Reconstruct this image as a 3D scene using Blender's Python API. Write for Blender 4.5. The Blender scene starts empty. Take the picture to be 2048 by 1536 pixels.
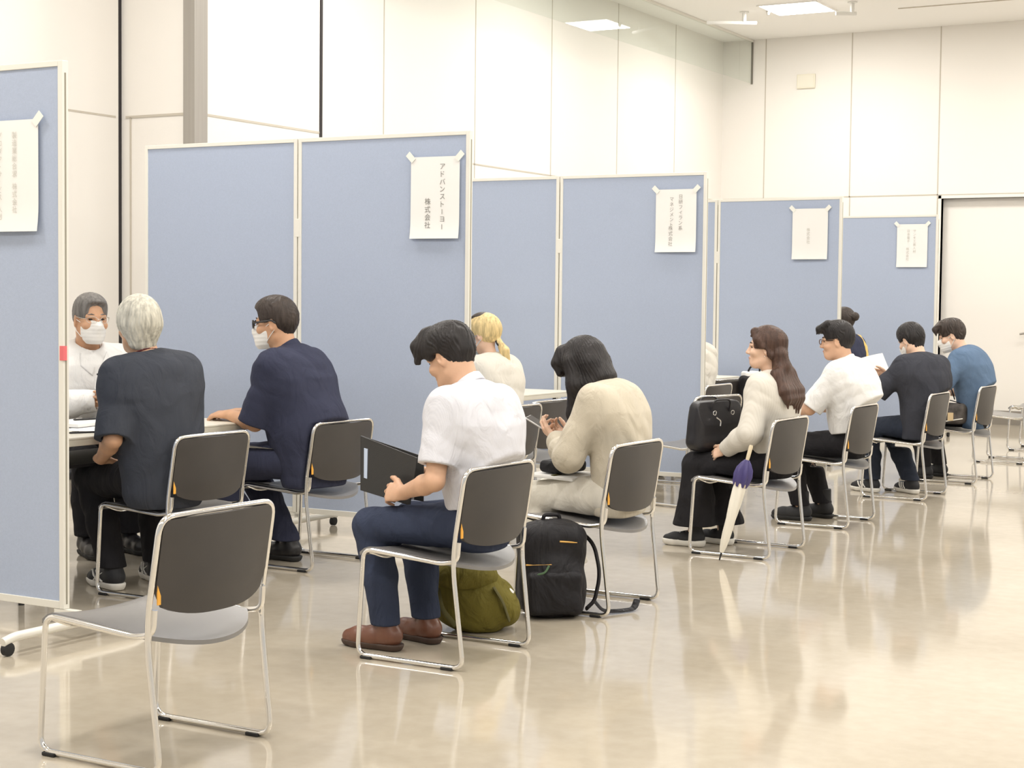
import bpy, math, random
import numpy as np
from mathutils import Vector, Matrix
random.seed(7)
SC = bpy.context.scene
COL = SC.collection
PI = math.pi

# ------------------------------------------------------------------ camera
H_CAM = 1.43
F_PX = 3300.0
_d1 = np.array([2900 - 1024, 622 - 768, F_PX]); _d1 = _d1 / np.linalg.norm(_d1)
_p2 = np.array([-4768 - 1024, (622 - 0.0105 * (2900 + 4768)) - 768, F_PX])
_up = np.cross(_d1, _p2); _up /= np.linalg.norm(_up)
if _up[1] > 0: _up = -_up
_X = np.cross(_d1, _up); _X /= np.linalg.norm(_X)
R = np.array([_X, _d1, _up])          # world axes in camera coordinates (x right, y down, z forward)
cam_data = bpy.data.cameras.new('camera')
cam_data.sensor_width = 36.0
cam_data.lens = F_PX / 2048 * 36.0
cam_data.clip_end = 100
cam = bpy.data.objects.new('camera', cam_data)
COL.objects.link(cam)
m = Matrix.Identity(4)
for r_ in range(3):
    m[r_][0] = R[r_][0]; m[r_][1] = -R[r_][1]; m[r_][2] = -R[r_][2]
m[2][3] = H_CAM
cam.matrix_world = m
SC.camera = cam

# ------------------------------------------------------------------ light and exposure
SC.view_settings.view_transform = 'Standard'
SC.view_settings.look = 'None'
SC.view_settings.gamma = 1.0
SC.view_settings.use_curve_mapping = False
SC.view_settings.exposure = 0.0
world = bpy.data.worlds.new('world'); SC.world = world
world.use_nodes = True
bg = world.node_tree.nodes['Background']
bg.inputs[0].default_value = (1.0, 0.965, 0.91, 1)
bg.inputs[1].default_value = 0.62
LAMP_POWER = 60.0       # each ceiling panel
LAMP_EMIT = 9.0

# ------------------------------------------------------------------ materials
MATS = {}
def mat(name, rgb, rough=0.6, metal=0.0, noise=None, bump=None, spec=0.5, sheen=0.0, coat=0.0, alpha=None):
    """noise=(scale, amount[, stretch]) varies the colour; bump=(scale, strength[, stretch])"""
    if name in MATS: return MATS[name]
    mt = bpy.data.materials.new(name); mt.use_nodes = True
    nt = mt.node_tree; b = nt.nodes['Principled BSDF']
    b.inputs['Base Color'].default_value = (*rgb, 1)
    b.inputs['Roughness'].default_value = rough
    b.inputs['Metallic'].default_value = metal
    b.inputs['Specular IOR Level'].default_value = spec
    if sheen: b.inputs['Sheen Weight'].default_value = sheen; b.inputs['Sheen Roughness'].default_value = 0.5
    if coat: b.inputs['Coat Weight'].default_value = coat; b.inputs['Coat Roughness'].default_value = 0.08
    tc = nt.nodes.new('ShaderNodeTexCoord')
    if noise:
        n = nt.nodes.new('ShaderNodeTexNoise'); n.inputs['Scale'].default_value = noise[0]; n.inputs['Detail'].default_value = 5
        src = tc.outputs['Object']
        if len(noise) > 2:
            mp = nt.nodes.new('ShaderNodeMapping'); mp.inputs['Scale'].default_value = noise[2]
            nt.links.new(src, mp.inputs[0]); src = mp.outputs[0]
        nt.links.new(src, n.inputs['Vector'])
        rp = nt.nodes.new('ShaderNodeMapRange')
        rp.inputs[1].default_value = 0.3; rp.inputs[2].default_value = 0.7
        rp.inputs[3].default_value = 1 - noise[1]; rp.inputs[4].default_value = 1 + noise[1]
        nt.links.new(n.outputs['Fac'], rp.inputs[0])
        mx = nt.nodes.new('ShaderNodeVectorMath'); mx.operation = 'SCALE'
        mx.inputs[0].default_value = rgb
        nt.links.new(rp.outputs[0], mx.inputs['Scale'])
        nt.links.new(mx.outputs[0], b.inputs['Base Color'])
    if bump:
        n = nt.nodes.new('ShaderNodeTexNoise'); n.inputs['Scale'].default_value = bump[0]; n.inputs['Detail'].default_value = 4
        src = tc.outputs['Object']
        if len(bump) > 2:
            mp = nt.nodes.new('ShaderNodeMapping'); mp.inputs['Scale'].default_value = bump[2]
            nt.links.new(src, mp.inputs[0]); src = mp.outputs[0]
        nt.links.new(src, n.inputs['Vector'])
        bp = nt.nodes.new('ShaderNodeBump'); bp.inputs['Strength'].default_value = bump[1]; bp.inputs['Distance'].default_value = 0.004
        nt.links.new(n.outputs['Fac'], bp.inputs['Height']); nt.links.new(bp.outputs[0], b.inputs['Normal'])
    MATS[name] = mt
    return mt

def stripes(name, c1, c2, scale, axis='X', rough=0.8, width=0.5):
    """woven stripes along one object axis"""
    mt = mat(name, c1, rough, bump=(300, 0.15))
    nt = mt.node_tree; b = nt.nodes['Principled BSDF']
    tc = nt.nodes.new('ShaderNodeTexCoord')
    w = nt.nodes.new('ShaderNodeTexWave'); w.bands_direction = axis; w.inputs['Scale'].default_value = scale
    w.inputs['Distortion'].default_value = 0.6; w.inputs['Detail Scale'].default_value = 0.5
    nt.links.new(tc.outputs['Object'], w.inputs['Vector'])
    r = nt.nodes.new('ShaderNodeValToRGB')
    r.color_ramp.elements[0].position = width - 0.15; r.color_ramp.elements[0].color = (*c1, 1)
    r.color_ramp.elements[1].position = width + 0.15; r.color_ramp.elements[1].color = (*c2, 1)
    nt.links.new(w.outputs['Color'], r.inputs[0]); nt.links.new(r.outputs[0], b.inputs['Base Color'])
    return mt

M_wall = mat('wall paint', (0.845, 0.81, 0.755), 0.62, noise=(0.6, 0.015))
M_ceil = mat('ceiling paint', (0.92, 0.905, 0.87), 0.75)
M_seam = mat('panel seam', (0.55, 0.50, 0.42), 0.8)
M_gap = mat('dark gap', (0.035, 0.03, 0.03), 0.9)
M_colgrey = mat('grey metal column', (0.36, 0.335, 0.30), 0.45, 0.2, noise=(3, 0.05, (30, 30, 0.3)))
M_base = mat('baseboard grey', (0.25, 0.225, 0.19), 0.6)
M_alu = mat('pale aluminium', (0.80, 0.78, 0.71), 0.38, 0.12)
M_fabricblue = mat('blue partition cloth', (0.41, 0.47, 0.60), 0.85, noise=(120, 0.03), bump=(420, 0.18))
M_chrome = mat('chrome', (0.83, 0.82, 0.80), 0.12, 1.0)
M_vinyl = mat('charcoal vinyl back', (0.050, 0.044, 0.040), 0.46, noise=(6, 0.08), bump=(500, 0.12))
M_seat = mat('charcoal vinyl seat with painted sheen', (0.215, 0.207, 0.20), 0.28, noise=(7, 0.06), bump=(500, 0.12))  # charcoal vinyl, with reflected light put into its paler base colour
M_rubber = mat('black rubber', (0.012, 0.012, 0.013), 0.6)
M_orange = mat('orange sticker', (0.85, 0.42, 0.06), 0.6)
M_table = mat('cream laminate', (0.80, 0.76, 0.65), 0.35, noise=(5, 0.02))
M_tedge = mat('cream table edge', (0.70, 0.66, 0.55), 0.5)
M_black = mat('black metal', (0.018, 0.017, 0.018), 0.45)
M_paper = mat('white paper', (0.86, 0.85, 0.82), 0.8)
M_ink = mat('faint grey print', (0.50, 0.48, 0.45), 0.8)
M_tape = mat('masking tape', (0.84, 0.84, 0.78), 0.6)
M_red = mat('red sticker', (0.75, 0.16, 0.17), 0.6)

def floor_material():
    mt = bpy.data.materials.new('polished floor'); mt.use_nodes = True
    nt = mt.node_tree; b = nt.nodes['Principled BSDF']
    tc = nt.nodes.new('ShaderNodeTexCoord')
    n1 = nt.nodes.new('ShaderNodeTexNoise'); n1.inputs['Scale'].default_value = 0.9; n1.inputs['Detail'].default_value = 8; n1.inputs['Roughness'].default_value = 0.62
    n2 = nt.nodes.new('ShaderNodeTexNoise'); n2.inputs['Scale'].default_value = 14; n2.inputs['Detail'].default_value = 6
    nt.links.new(tc.outputs['Object'], n1.inputs[0]); nt.links.new(tc.outputs['Object'], n2.inputs[0])
    r = nt.nodes.new('ShaderNodeValToRGB')
    r.color_ramp.elements[0].position = 0.30; r.color_ramp.elements[0].color = (0.45, 0.395, 0.305, 1)
    r.color_ramp.elements[1].position = 0.72; r.color_ramp.elements[1].color = (0.525, 0.472, 0.385, 1)
    nt.links.new(n1.outputs[0], r.inputs[0])
    mx = nt.nodes.new('ShaderNodeMixRGB'); mx.blend_type = 'MULTIPLY'; mx.inputs[0].default_value = 0.35
    r2 = nt.nodes.new('ShaderNodeValToRGB')
    r2.color_ramp.elements[0].position = 0.35; r2.color_ramp.elements[0].color = (0.82, 0.80, 0.78, 1)
    r2.color_ramp.elements[1].position = 0.65; r2.color_ramp.elements[1].color = (1, 1, 1, 1)
    nt.links.new(n2.outputs[0], r2.inputs[0])
    nt.links.new(r.outputs[0], mx.inputs[1]); nt.links.new(r2.outputs[0], mx.inputs[2])
    nt.links.new(mx.outputs[0], b.inputs['Base Color'])
    mr = nt.nodes.new('ShaderNodeMapRange'); mr.inputs[3].default_value = 0.04; mr.inputs[4].default_value = 0.13
    nt.links.new(n1.outputs[0], mr.inputs[0]); nt.links.new(mr.outputs[0], b.inputs['Roughness'])
    b.inputs['Specular IOR Level'].default_value = 0.55
    bp = nt.nodes.new('ShaderNodeBump'); bp.inputs['Strength'].default_value = 0.02; bp.inputs['Distance'].default_value = 0.01
    nt.links.new(n1.outputs[0], bp.inputs['Height']); nt.links.new(bp.outputs[0], b.inputs['Normal'])
    return mt
M_floor = floor_material()

# ------------------------------------------------------------------ scene helpers
def link(o, parent=None):
    COL.objects.link(o)
    if parent is not None: o.parent = parent
    return o
def tag(o, label=None, cat=None, group=None, kind=None):
    if label: o['label'] = label
    if cat: o['category'] = cat
    if group: o['group'] = group
    if kind: o['kind'] = kind
    return o
def empty(name, loc=(0, 0, 0), rz=0.0):
    o = bpy.data.objects.new(name, None); o.empty_display_size = 0.1
    o.location = loc; o.rotation_euler = (0, 0, rz)
    return link(o)
def copy_tree(o, parent=None):
    c = o.copy(); link(c, parent)
    for ch in list(o.children): copy_tree(ch, c)
    return c

class MB:
    """collects vertices and faces of ONE mesh"""
    def __init__(self): self.v = []; self.f = []
    def add(self, v, f):
        n = len(self.v); self.v += [tuple(float(c) for c in p) for p in v]; self.f += [tuple(i + n for i in q) for q in f]; return self
    def box(self, lo, hi, M=None):
        x0, y0, z0 = lo; x1, y1, z1 = hi
        v = [(x0, y0, z0), (x1, y0, z0), (x1, y1, z0), (x0, y1, z0), (x0, y0, z1), (x1, y0, z1), (x1, y1, z1), (x0, y1, z1)]
        if M is not None: v = [tuple(M @ Vector(p)) for p in v]
        return self.add(v, [(0, 3, 2, 1), (4, 5, 6, 7), (0, 1, 5, 4), (1, 2, 6, 5), (2, 3, 7, 6), (3, 0, 4, 7)])
    def tube(self, pts, r, n=10, closed=False, flat=None):
        P = [np.array(p, float) for p in pts]; N = len(P)
        rs = r if hasattr(r, '__len__') else [r] * N
        T = []
        for i in range(N):
            a = P[i - 1] if (i > 0 or closed) else P[i]; b = P[(i + 1) % N] if (i < N - 1 or closed) else P[i]
            t = b - a; T.append(t / (np.linalg.norm(t) + 1e-12))
        ref = np.array([0, 0, 1.0]) if abs(T[0][2]) < 0.9 else np.array([1.0, 0, 0])
        u = np.cross(T[0], ref); u /= np.linalg.norm(u)
        V = []; 
        for i in range(N):
            u = u - T[i] * np.dot(u, T[i]); u /= np.linalg.norm(u) + 1e-12
            w = np.cross(T[i], u)
            fu, fw = (1, 1) if flat is None else flat
            for k in range(n):
                a = 2 * PI * k / n
                V.append(P[i] + rs[i] * (fu * math.cos(a) * u + fw * math.sin(a) * w))
        F = []
        for i in range(N if closed else N - 1):
            j = (i + 1) % N
            for k in range(n):
                k2 = (k + 1) % n
                F.append((i * n + k, i * n + k2, j * n + k2, j * n + k))
        if not closed:
            F.append(tuple(range(n - 1, -1, -1))); F.append(tuple((N - 1) * n + k for k in range(n)))
        return self.add(V, F)
    def grid(self, fn, nu, nv, thick=None):
        V = [fn(i / nu, j / nv) for i in range(nu + 1) for j in range(nv + 1)]
        F = [(i * (nv + 1) + j, (i + 1) * (nv + 1) + j, (i + 1) * (nv + 1) + j + 1, i * (nv + 1) + j + 1) for i in range(nu) for j in range(nv)]
        return self.add(V, F)
    def build(self, name, material, parent=None, smooth=True, bevel=None, loc=None, rot=None):
        me = bpy.data.meshes.new(name); me.from_pydata(self.v, [], self.f); me.update()
        me.materials.append(material)
        o = bpy.data.objects.new(name, me); link(o, parent)
        if smooth:
            me.polygons.foreach_set('use_smooth', [True] * len(me.polygons))
            me.set_sharp_from_angle(angle=math.radians(38))
        if bevel:
            b = o.modifiers.new('bevel', 'BEVEL'); b.width = bevel; b.segments = 2; b.limit_method = 'ANGLE'
        if loc is not None: o.location = loc
        if rot is not None: o.rotation_euler = rot
        return o

def fillet(pts, rads, seg=5):
    """polyline with rounded corners"""
    P = [np.array(p, float) for p in pts]; out = [P[0]]
    for i in range(1, len(P) - 1):
        r = rads[i] if hasattr(rads, '__len__') else rads
        a = P[i - 1] - P[i]; b = P[i + 1] - P[i]; la, lb = np.linalg.norm(a), np.linalg.norm(b)
        r = min(r, la * 0.45, lb * 0.45); a = P[i] + a / la * r; b = P[i] + b / lb * r
        for k in range(seg + 1):
            t = k / seg
            out.append((1 - t) ** 2 * a + 2 * t * (1 - t) * P[i] + t * t * b)
    out.append(P[-1]); return out

def box_obj(name, lo, hi, material, parent=None, bevel=None):
    return MB().box(lo, hi).build(name, material, parent, smooth=False, bevel=bevel)
def struct(name, mb, material):
    o = mb.build(name, material, None, smooth=False); o['kind'] = 'structure'; return o

# ------------------------------------------------------------------ the room
ZC = 4.82
struct('floor', MB().box((-9.2, -3.0, -0.1), (6.0, 20.5, 0.0)), M_floor)
struct('ceiling', MB().box((-9.2, -3.0, ZC), (6.0, 20.5, ZC + 0.12)), M_ceil)
# left wall: near stretch, projecting block with a metal corner strip, far stretch
wl = MB()
wl.box((-9.1, -3.0, 0), (-8.64, 9.25, ZC))
wl.box((-9.1, 9.25, 0), (-8.72, 9.31, ZC))
wl.box((-9.1, 9.31, 0), (-7.935, 10.83, ZC))
wl.box((-9.1, 10.83, 0), (-8.33, 20.5, ZC))
struct('wall_left', wl, M_wall)
s = MB()
for y in (12.31, 13.895, 15.46, 17.05, 18.65): s.box((-8.335, y - 0.006, 0), (-8.327, y + 0.006, ZC))
s.box((-8.335, 10.84, 2.755), (-8.327, 20.15, 2.769))
s.box((-7.94, 9.42, 2.755), (-7.932, 10.82, 2.772)); s.box((-8.6, 9.302, 2.755), (-8.02, 9.312, 2.772))
s.box((-8.645, 3, 2.755), (-8.637, 9.24, 2.769)); s.box((-8.56, 9.302, 0), (-8.548, 9.312, 2.76))
struct('trim_1', s, M_seam)
struct('trim_2', MB().box((-8.725, 9.272, 0), (-8.645, 9.309, ZC - 0.002)), M_gap)
struct('trim_8', MB().box((-8.70, 9.25, 0), (-8.641, 9.271, ZC - 0.002)), M_wall)
struct('trim_3', MB().box((-8.03, 9.285, 0), (-7.925, 9.43, ZC - 0.002)), M_colgrey)
struct('trim_4', MB().box((-7.99, 10.812, 0), (-7.927, 10.843, ZC - 0.002)), M_gap)
YB = 20.16
wb = MB()
wb.box((-9.1, YB, 0), (-5.44, YB + 0.3, ZC)); wb.box((-5.44, YB, 2.735), (6.0, YB + 0.3, ZC)); wb.box((-3.0, YB, 0), (6, YB + 0.3, 2.735))
struct('wall_back', wb, M_wall)
s = MB()
for x in (-7.74, -6.60, -5.49): s.box((x - 0.006, YB - 0.004, 2.78 if x < -5.6 and x > -7.7 else 0), (x + 0.006, YB + 0.01, ZC))
s.box((-6.60, YB - 0.004, 0), (-6.588, YB + 0.01, 2.78))
s.box((-8.3, YB - 0.004, 2.776), (-5.49, YB + 0.01, 2.79)); s.box((-5.49, YB - 0.004, 2.776), (4.5, YB + 0.01, 2.786))
struct('trim_5', s, M_seam)
door = struct('door_1', MB().box((-5.44, YB + 0.09, 0.02), (-3.0, YB + 0.16, 2.735)), M_wall)
hd = MB(); hd.tube(fillet([(-4.30, YB + 0.09, 1.13), (-4.30, YB + 0.02, 1.13), (-4.47, YB + 0.02, 1.10)], 0.02), 0.013)
hd.build('door_handle', M_colgrey, door)
fr = MB(); fr.box((-5.475, YB - 0.012, 0), (-5.44, YB + 0.09, 2.77)); fr.box((-5.475, YB - 0.012, 2.735), (-3.0, YB + 0.09, 2.77))
struct('trim_6', fr, mat('door frame cream', (0.83, 0.80, 0.73), 0.5))
struct('baseboard_back', MB().box((-8.3, YB - 0.014, 0), (-5.475, YB - 0.001, 0.10)).box((-5.44, YB + 0.075, 0.0), (-3.0, YB + 0.089, 0.17)), M_base)
struct('baseboard_left', MB().box((-8.329, 10.85, 0), (-8.315, YB, 0.10)).box((-8.639, 0, 0), (-8.625, 9.24, 0.10)).box((-7.934, 9.44, 0), (-7.92, 10.79, 0.10)), M_base)
struct('trim_7', MB().box((-5.6, 18.72, ZC - 0.008), (6, 18.745, ZC + 0.01)), M_seam)
# glass smoke barrier hanging from the ceiling
def glass_material():
    mt = bpy.data.materials.new('green tinted glass'); mt.use_nodes = True
    nt = mt.node_tree; nt.nodes.clear()
    out = nt.nodes.new('ShaderNodeOutputMaterial')
    tr = nt.nodes.new('ShaderNodeBsdfTransparent'); tr.inputs[0].default_value = (0.955, 0.975, 0.962, 1)
    gl = nt.nodes.new('ShaderNodeBsdfGlossy'); gl.inputs['Roughness'].default_value = 0.01
    fr = nt.nodes.new('ShaderNodeFresnel'); fr.inputs[0].default_value = 1.5
    mx = nt.nodes.new('ShaderNodeMixShader')
    ge = nt.nodes.new('ShaderNodeNewGeometry'); iv = nt.nodes.new('ShaderNodeMath'); iv.operation = 'SUBTRACT'; iv.inputs[0].default_value = 1.0
    mu = nt.nodes.new('ShaderNodeMath'); mu.operation = 'MULTIPLY'
    nt.links.new(ge.outputs['Backfacing'], iv.inputs[1]); nt.links.new(fr.outputs[0], mu.inputs[0]); nt.links.new(iv.outputs[0], mu.inputs[1])
    nt.links.new(mu.outputs[0], mx.inputs[0]); nt.links.new(tr.outputs[0], mx.inputs[1]); nt.links.new(gl.outputs[0], mx.inputs[2])
    nt.links.new(mx.outputs[0], out.inputs[0])
    return mt
g = empty('glass_smoke_barrier', (-7.925, 15.6, ZC))
MB().box((-0.004, -4.6, -0.56), (0.004, 4.545, -0.03)).build('glass_pane', glass_material(), g, smooth=False)
MB().box((-0.015, -4.6, -0.03), (0.015, 4.55, -0.001)).build('ceiling_channel', M_alu, g, smooth=False)
MB().box((-0.012, 4.545, -0.565), (0.012, 4.557, -0.03)).build('edge_strip', M_base, g, smooth=False)
tag(g, 'clear greenish glass smoke barrier hanging from the ceiling beside the long white wall', 'smoke barrier')

# ceiling panel lights, each a real lamp
def emis():
    mt = bpy.data.materials.new('lamp diffuser'); mt.use_nodes = True
    b = mt.node_tree.nodes['Principled BSDF']
    b.inputs['Base Color'].default_value = (0.9, 0.9, 0.88, 1)
    b.inputs['Emission Color'].default_value = (1.0, 0.975, 0.94, 1); b.inputs['Emission Strength'].default_value = LAMP_EMIT
    return mt
M_emit = emis()
lx = [-6.62, -3.02, 0.58, 4.18]; ly = [0.2, 3.8, 7.4, 11.0, 14.6, 18.2]
def ceiling_light(x, y, label):
    t = empty('ceiling_light', (x, y, ZC))
    f = MB()
    w = 0.35
    for a in (0, 1):
        for sgn in (-1, 1):
            lo, hi = (-w, sgn * w - 0.012, -0.012), (w, sgn * w + 0.012, 0.0)
            if a: lo, hi = (sgn * w - 0.012, -w, -0.012), (sgn * w + 0.012, w, 0.0)
            f.box(lo, hi)
    f.build('frame', M_ceil, t, smooth=False)
    MB().box((-0.338, -0.338, -0.008), (0.338, 0.338, -0.001)).build('diffuser', M_emit, t, smooth=False)
    tag(t, label, 'ceiling light', 'square ceiling panel lights')
    ld = bpy.data.lights.new('panel_lamp', 'AREA'); ld.shape = 'SQUARE'; ld.size = 0.66; ld.energy = LAMP_POWER; ld.color = (1.0, 0.975, 0.94)
    lo = bpy.data.objects.new('panel_lamp', ld); link(lo, t); lo.location = (0, 0, -0.016)
    return t
for x in lx:
    for y in ly:
        vis = (x, y) == (-6.62, 18.2)
        ceiling_light(x, y, 'square flush ceiling light glowing white near the far end of the hall' if vis else 'square flush ceiling light in the regular grid further along the ceiling')

def pipe(x0, y0, x1, y1, stubs, label):
    mb = MB(); z = ZC - 0.13
    mb.tube([(x0, y0, z), (x1, y1, z)], 0.022, 8)
    for t in stubs:
        px, py = x0 + (x1 - x0) * t, y0 + (y1 - y0) * t
        mb.tube([(px, py, z), (px, py, ZC - 0.001)], 0.025, 8)
        mb.tube([(px, py, ZC - 0.012), (px, py, ZC - 0.001)], 0.055, 12)
    o = mb.build('ceiling_pipe', mat('pipe white', (0.80, 0.79, 0.75), 0.5)); tag(o, label, 'pipe', 'white pipes under the ceiling')
pipe(-7.63, 17.95, -7.13, 18.25, [0.75], 'long white pipe on a stub under the ceiling beside the glass barrier')
pipe(-6.10, 18.02, -5.90, 18.14, [0.8], 'short white pipe on a stub beside the square ceiling light')
sp = MB().tube([(-6.97, 18.2, ZC - 0.055), (-6.97, 18.2, ZC - 0.001)], [0.012, 0.03], 10).build('sprinkler_head', M_colgrey)
tag(sp, 'tiny dark sprinkler head on the ceiling just beside the glowing light', 'sprinkler')
pl = MB().box((-7.31, YB - 0.03, 4.16), (-7.07, YB - 0.001, 4.34)).build('wall_speaker', mat('cream plastic', (0.80, 0.76, 0.62), 0.55), None, smooth=False, bevel=0.006)
MB().box((-7.295, YB - 0.034, 4.175), (-7.085, YB - 0.029, 4.325)).build('grille', mat('cream grille', (0.82, 0.78, 0.66), 0.7, bump=(300, 0.4)), pl, smooth=False)
tag(pl, 'small cream square wall speaker high on the back wall', 'speaker')

# ------------------------------------------------------------------ partitions
def text_mesh(chars, size):
    """glyph mesh of one character, centred on its cell"""
    cu = bpy.data.curves.new('glyph', 'FONT'); cu.body = chars; cu.size = size
    o = bpy.data.objects.new('glyph', cu); COL.objects.link(o)
    dg = bpy.context.evaluated_depsgraph_get(); dg.update()
    me = bpy.data.meshes.new_from_object(o.evaluated_get(dg))
    v = np.array([p.co[:] for p in me.vertices]); f = [tuple(p.vertices) for p in me.polygons]
    bpy.data.objects.remove(o); bpy.data.curves.remove(cu); bpy.data.meshes.remove(me)
    return v, f

def paper_sign(x0, x1, z1, z0, y, cols, label, ink, tilt=0.0, parent=None):
    """A3 sheet taped on a partition; columns of vertical writing (fx, fy, character size, text)"""
    w, h = x1 - x0, z1 - z0
    t = empty('paper_sign', (x0, y, z0)); t.rotation_euler = (0, tilt, 0)
    def sheet(u, v):
        return (u * w, -0.002 - 0.010 * (max(0, 0.25 - v) / 0.25) ** 2 - 0.002 * math.sin(u * PI), v * h)
    MB().grid(lambda u, v: sheet(u, v), 8, 12).build('sheet', M_paper, t)
    for sx, an in ((0.0, PI / 4), (1.0, -PI / 4)):
        M = Matrix.Translation((sx * w, -0.006, h)) @ Matrix.Rotation(an, 4, 'Y')
        MB().box((-0.030, -0.0008, -0.018), (0.030, 0.0008, 0.018), M).build('tape', M_tape, t, smooth=False)
    for fx, fy, cs, txt in cols:
        mb = MB(); cy = fy * h
        for ch in txt:
            if ch == ' ': cy -= cs * 0.6; continue
            if ch == 'ー':
                mb.box((fx * w - cs * 0.04, -0.0085, cy - cs * 0.85), (fx * w + cs * 0.04, -0.0078, cy - cs * 0.15))
            else:
                v, f = text_mesh(ch, cs)
                if len(v):
                    c = (v.min(0) + v.max(0)) / 2
                    yb = -0.0068
                    mb.add([(fx * w + (p[0] - c[0]), yb - 0.010 * (max(0, 0.25 - (cy - cs / 2) / h) / 0.25) ** 2, cy - cs / 2 + (p[1] - c[1])) for p in v], f)
            cy -= cs * 1.08
        mb.build('lettering', ink, t, smooth=False)
    tag(t, label, 'sign', 'paper signs on the partitions')
    return t

def partition(xr, y, n, label, yaw=0.0, foot_far=True):
    """n panels of 1.22 m hinged in a line, right edge at xr; stands on castered feet"""
    W = 1.215; T = 0.034; z0, z1 = 0.125, 2.40
    t = empty('partition', (xr, y, 0), yaw)
    for k in range(n):
        a, b = -(k + 1) * W + 0.004, -k * W - 0.004
        p = MB().box((a + 0.022, -T / 2 + 0.006, z0 + 0.03), (b - 0.022, T / 2 - 0.006, z1 - 0.022)).build('panel', M_fabricblue, t, smooth=False)
        f = MB()
        f.box((a, -T / 2, z0), (a + 0.024, T / 2, z1)); f.box((b - 0.026, -T / 2, z0), (b, T / 2, z1))
        f.box((a + 0.024, -T / 2, z1 - 0.024), (b - 0.026, T / 2, z1)); f.box((a + 0.024, -T / 2, z0), (b - 0.026, T / 2, z0 + 0.032))
        f.build('frame', M_alu, t, smooth=False, bevel=0.002)
        MB().box((b - 0.001, -0.004, z0 + 0.02), (b + 0.0015, 0.004, z1 - 0.05)).build('edge_groove', mat('groove shade grey', (0.30, 0.28, 0.22), 0.6), t, smooth=False)
    for fx in [0.05] + [-(k + 1) * W for k in range(n)]:
        ft = MB(); ft.tube(fillet([(fx, -0.40, 0.058), (fx, -0.34, 0.072), (fx, 0.34, 0.072), (fx, 0.40, 0.058)], 0.04), 0.019, 10, flat=(0.85, 1))
        ft.box((fx - 0.016, -0.016, 0.07), (fx + 0.016, 0.016, 0.118)); ft.box((min(fx, 0) - 0.06, -0.016, 0.098), (fx + 0.016, 0.016, 0.124))
        fo = ft.build('foot_bar', M_alu, t)
        for sy in (-1, 1):
            c = MB(); c.tube([(fx - 0.014, sy * 0.375, 0.028), (fx - 0.012, sy * 0.375, 0.028), (fx + 0.012, sy * 0.375, 0.028), (fx + 0.014, sy * 0.375, 0.028)], [0.021, 0.027, 0.027, 0.021], 16)
            c.tube([(fx, sy * 0.375, 0.028), (fx, sy * 0.375, 0.065)], 0.008, 8)
            c.build('caster', M_rubber, fo)
    for k in range(1, n):
        for z in (0.45, 1.86):
            MB().box((-k * W - 0.020, -T / 2 - 0.002, z - 0.055), (-k * W + 0.020, T / 2 + 0.002, z + 0.055)).build('hinge', M_alu, t, smooth=False, bevel=0.003)
    tag(t, label, 'partition', 'blue cloth partitions between the booths')
    return t
PY = [5.04, 8.12, 11.37, 14.42, 17.59]
PX = [-4.985, -4.885, -4.80, -4.775, -4.765]
PYAW = [-0.006, 0.008, 0.03, -0.02, 0.0]
plab = ['nearest blue cloth partition, cut by the picture edge, with a red sticker on its frame',
        'two-panel blue partition behind the navy-shirted man, carrying a lone large paper sign',
        'two-panel blue partition behind the ponytailed woman and the woman in the beige cardigan',
        'blue partition behind the woman with long brown hair and an umbrella',
        'farthest blue partition, standing before the recessed door at the back wall']
PART = []
for i in range(5):
    PART.append(partition(PX[i], PY[i], 2, plab[i], PYAW[i]))
st = MB().box((-0.02, -0.020, 1.165), (0.0022, 0.0, 1.225)).build('sticker', M_red, PART[0], smooth=False)
st['label'] = 'small red sticker on the frame'

INK_D = mat('dark grey print', (0.24, 0.23, 0.21), 0.8)
INK_M = mat('mid grey print', (0.36, 0.34, 0.32), 0.8)
INK_L = mat('pale grey print', (0.62, 0.60, 0.55), 0.8)
paper_sign(-5.452, -5.119, 2.165, 1.70, PY[0] - 0.021, [(0.60, 0.90, 0.030, '製造業総合求'), (0.60, 0.44, 0.030, '株式会社'), (0.34, 0.90, 0.030, 'プロダクトサービス'), (0.34, 0.24, 0.030, '人材')], 'paper sign with two blurred grey columns on the nearest partition', INK_L)
paper_sign(-5.284, -4.952, 2.258, 1.787, PY[1] - 0.023, [(0.66, 0.92, 0.040, 'アドバンストーヨー'), (0.36, 0.50, 0.042, '株式会社')], 'paper sign with the clearest dark vertical writing, on the partition behind the navy-shirted man', INK_D, 0.004)
paper_sign(-5.207, -4.878, 2.275, 1.808, PY[2] - 0.030, [(0.62, 0.92, 0.036, '日研フィラン系'), (0.40, 0.88, 0.035, 'マネジメント'), (0.38, 0.42, 0.036, '株式会社')], 'paper sign with two pale columns on the partition behind the beige cardigan woman', INK_M, 0.0)
paper_sign(-5.243, -4.908, 2.297, 1.838, PY[3] - 0.021, [(0.46, 0.62, 0.034, '株式会社')], 'nearly blank paper sign with one short column, on the partition behind the umbrella woman', INK_L)
paper_sign(-5.212, -4.880, 2.300, 1.840, PY[4] - 0.021, [(0.58, 0.88, 0.034, 'サンキ工業人材'), (0.38, 0.88, 0.034, '日本電子'), (0.36, 0.46, 0.034, '株式会社')], 'smallest-looking paper sign, on the farthest partition beside the door', INK_L)

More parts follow.
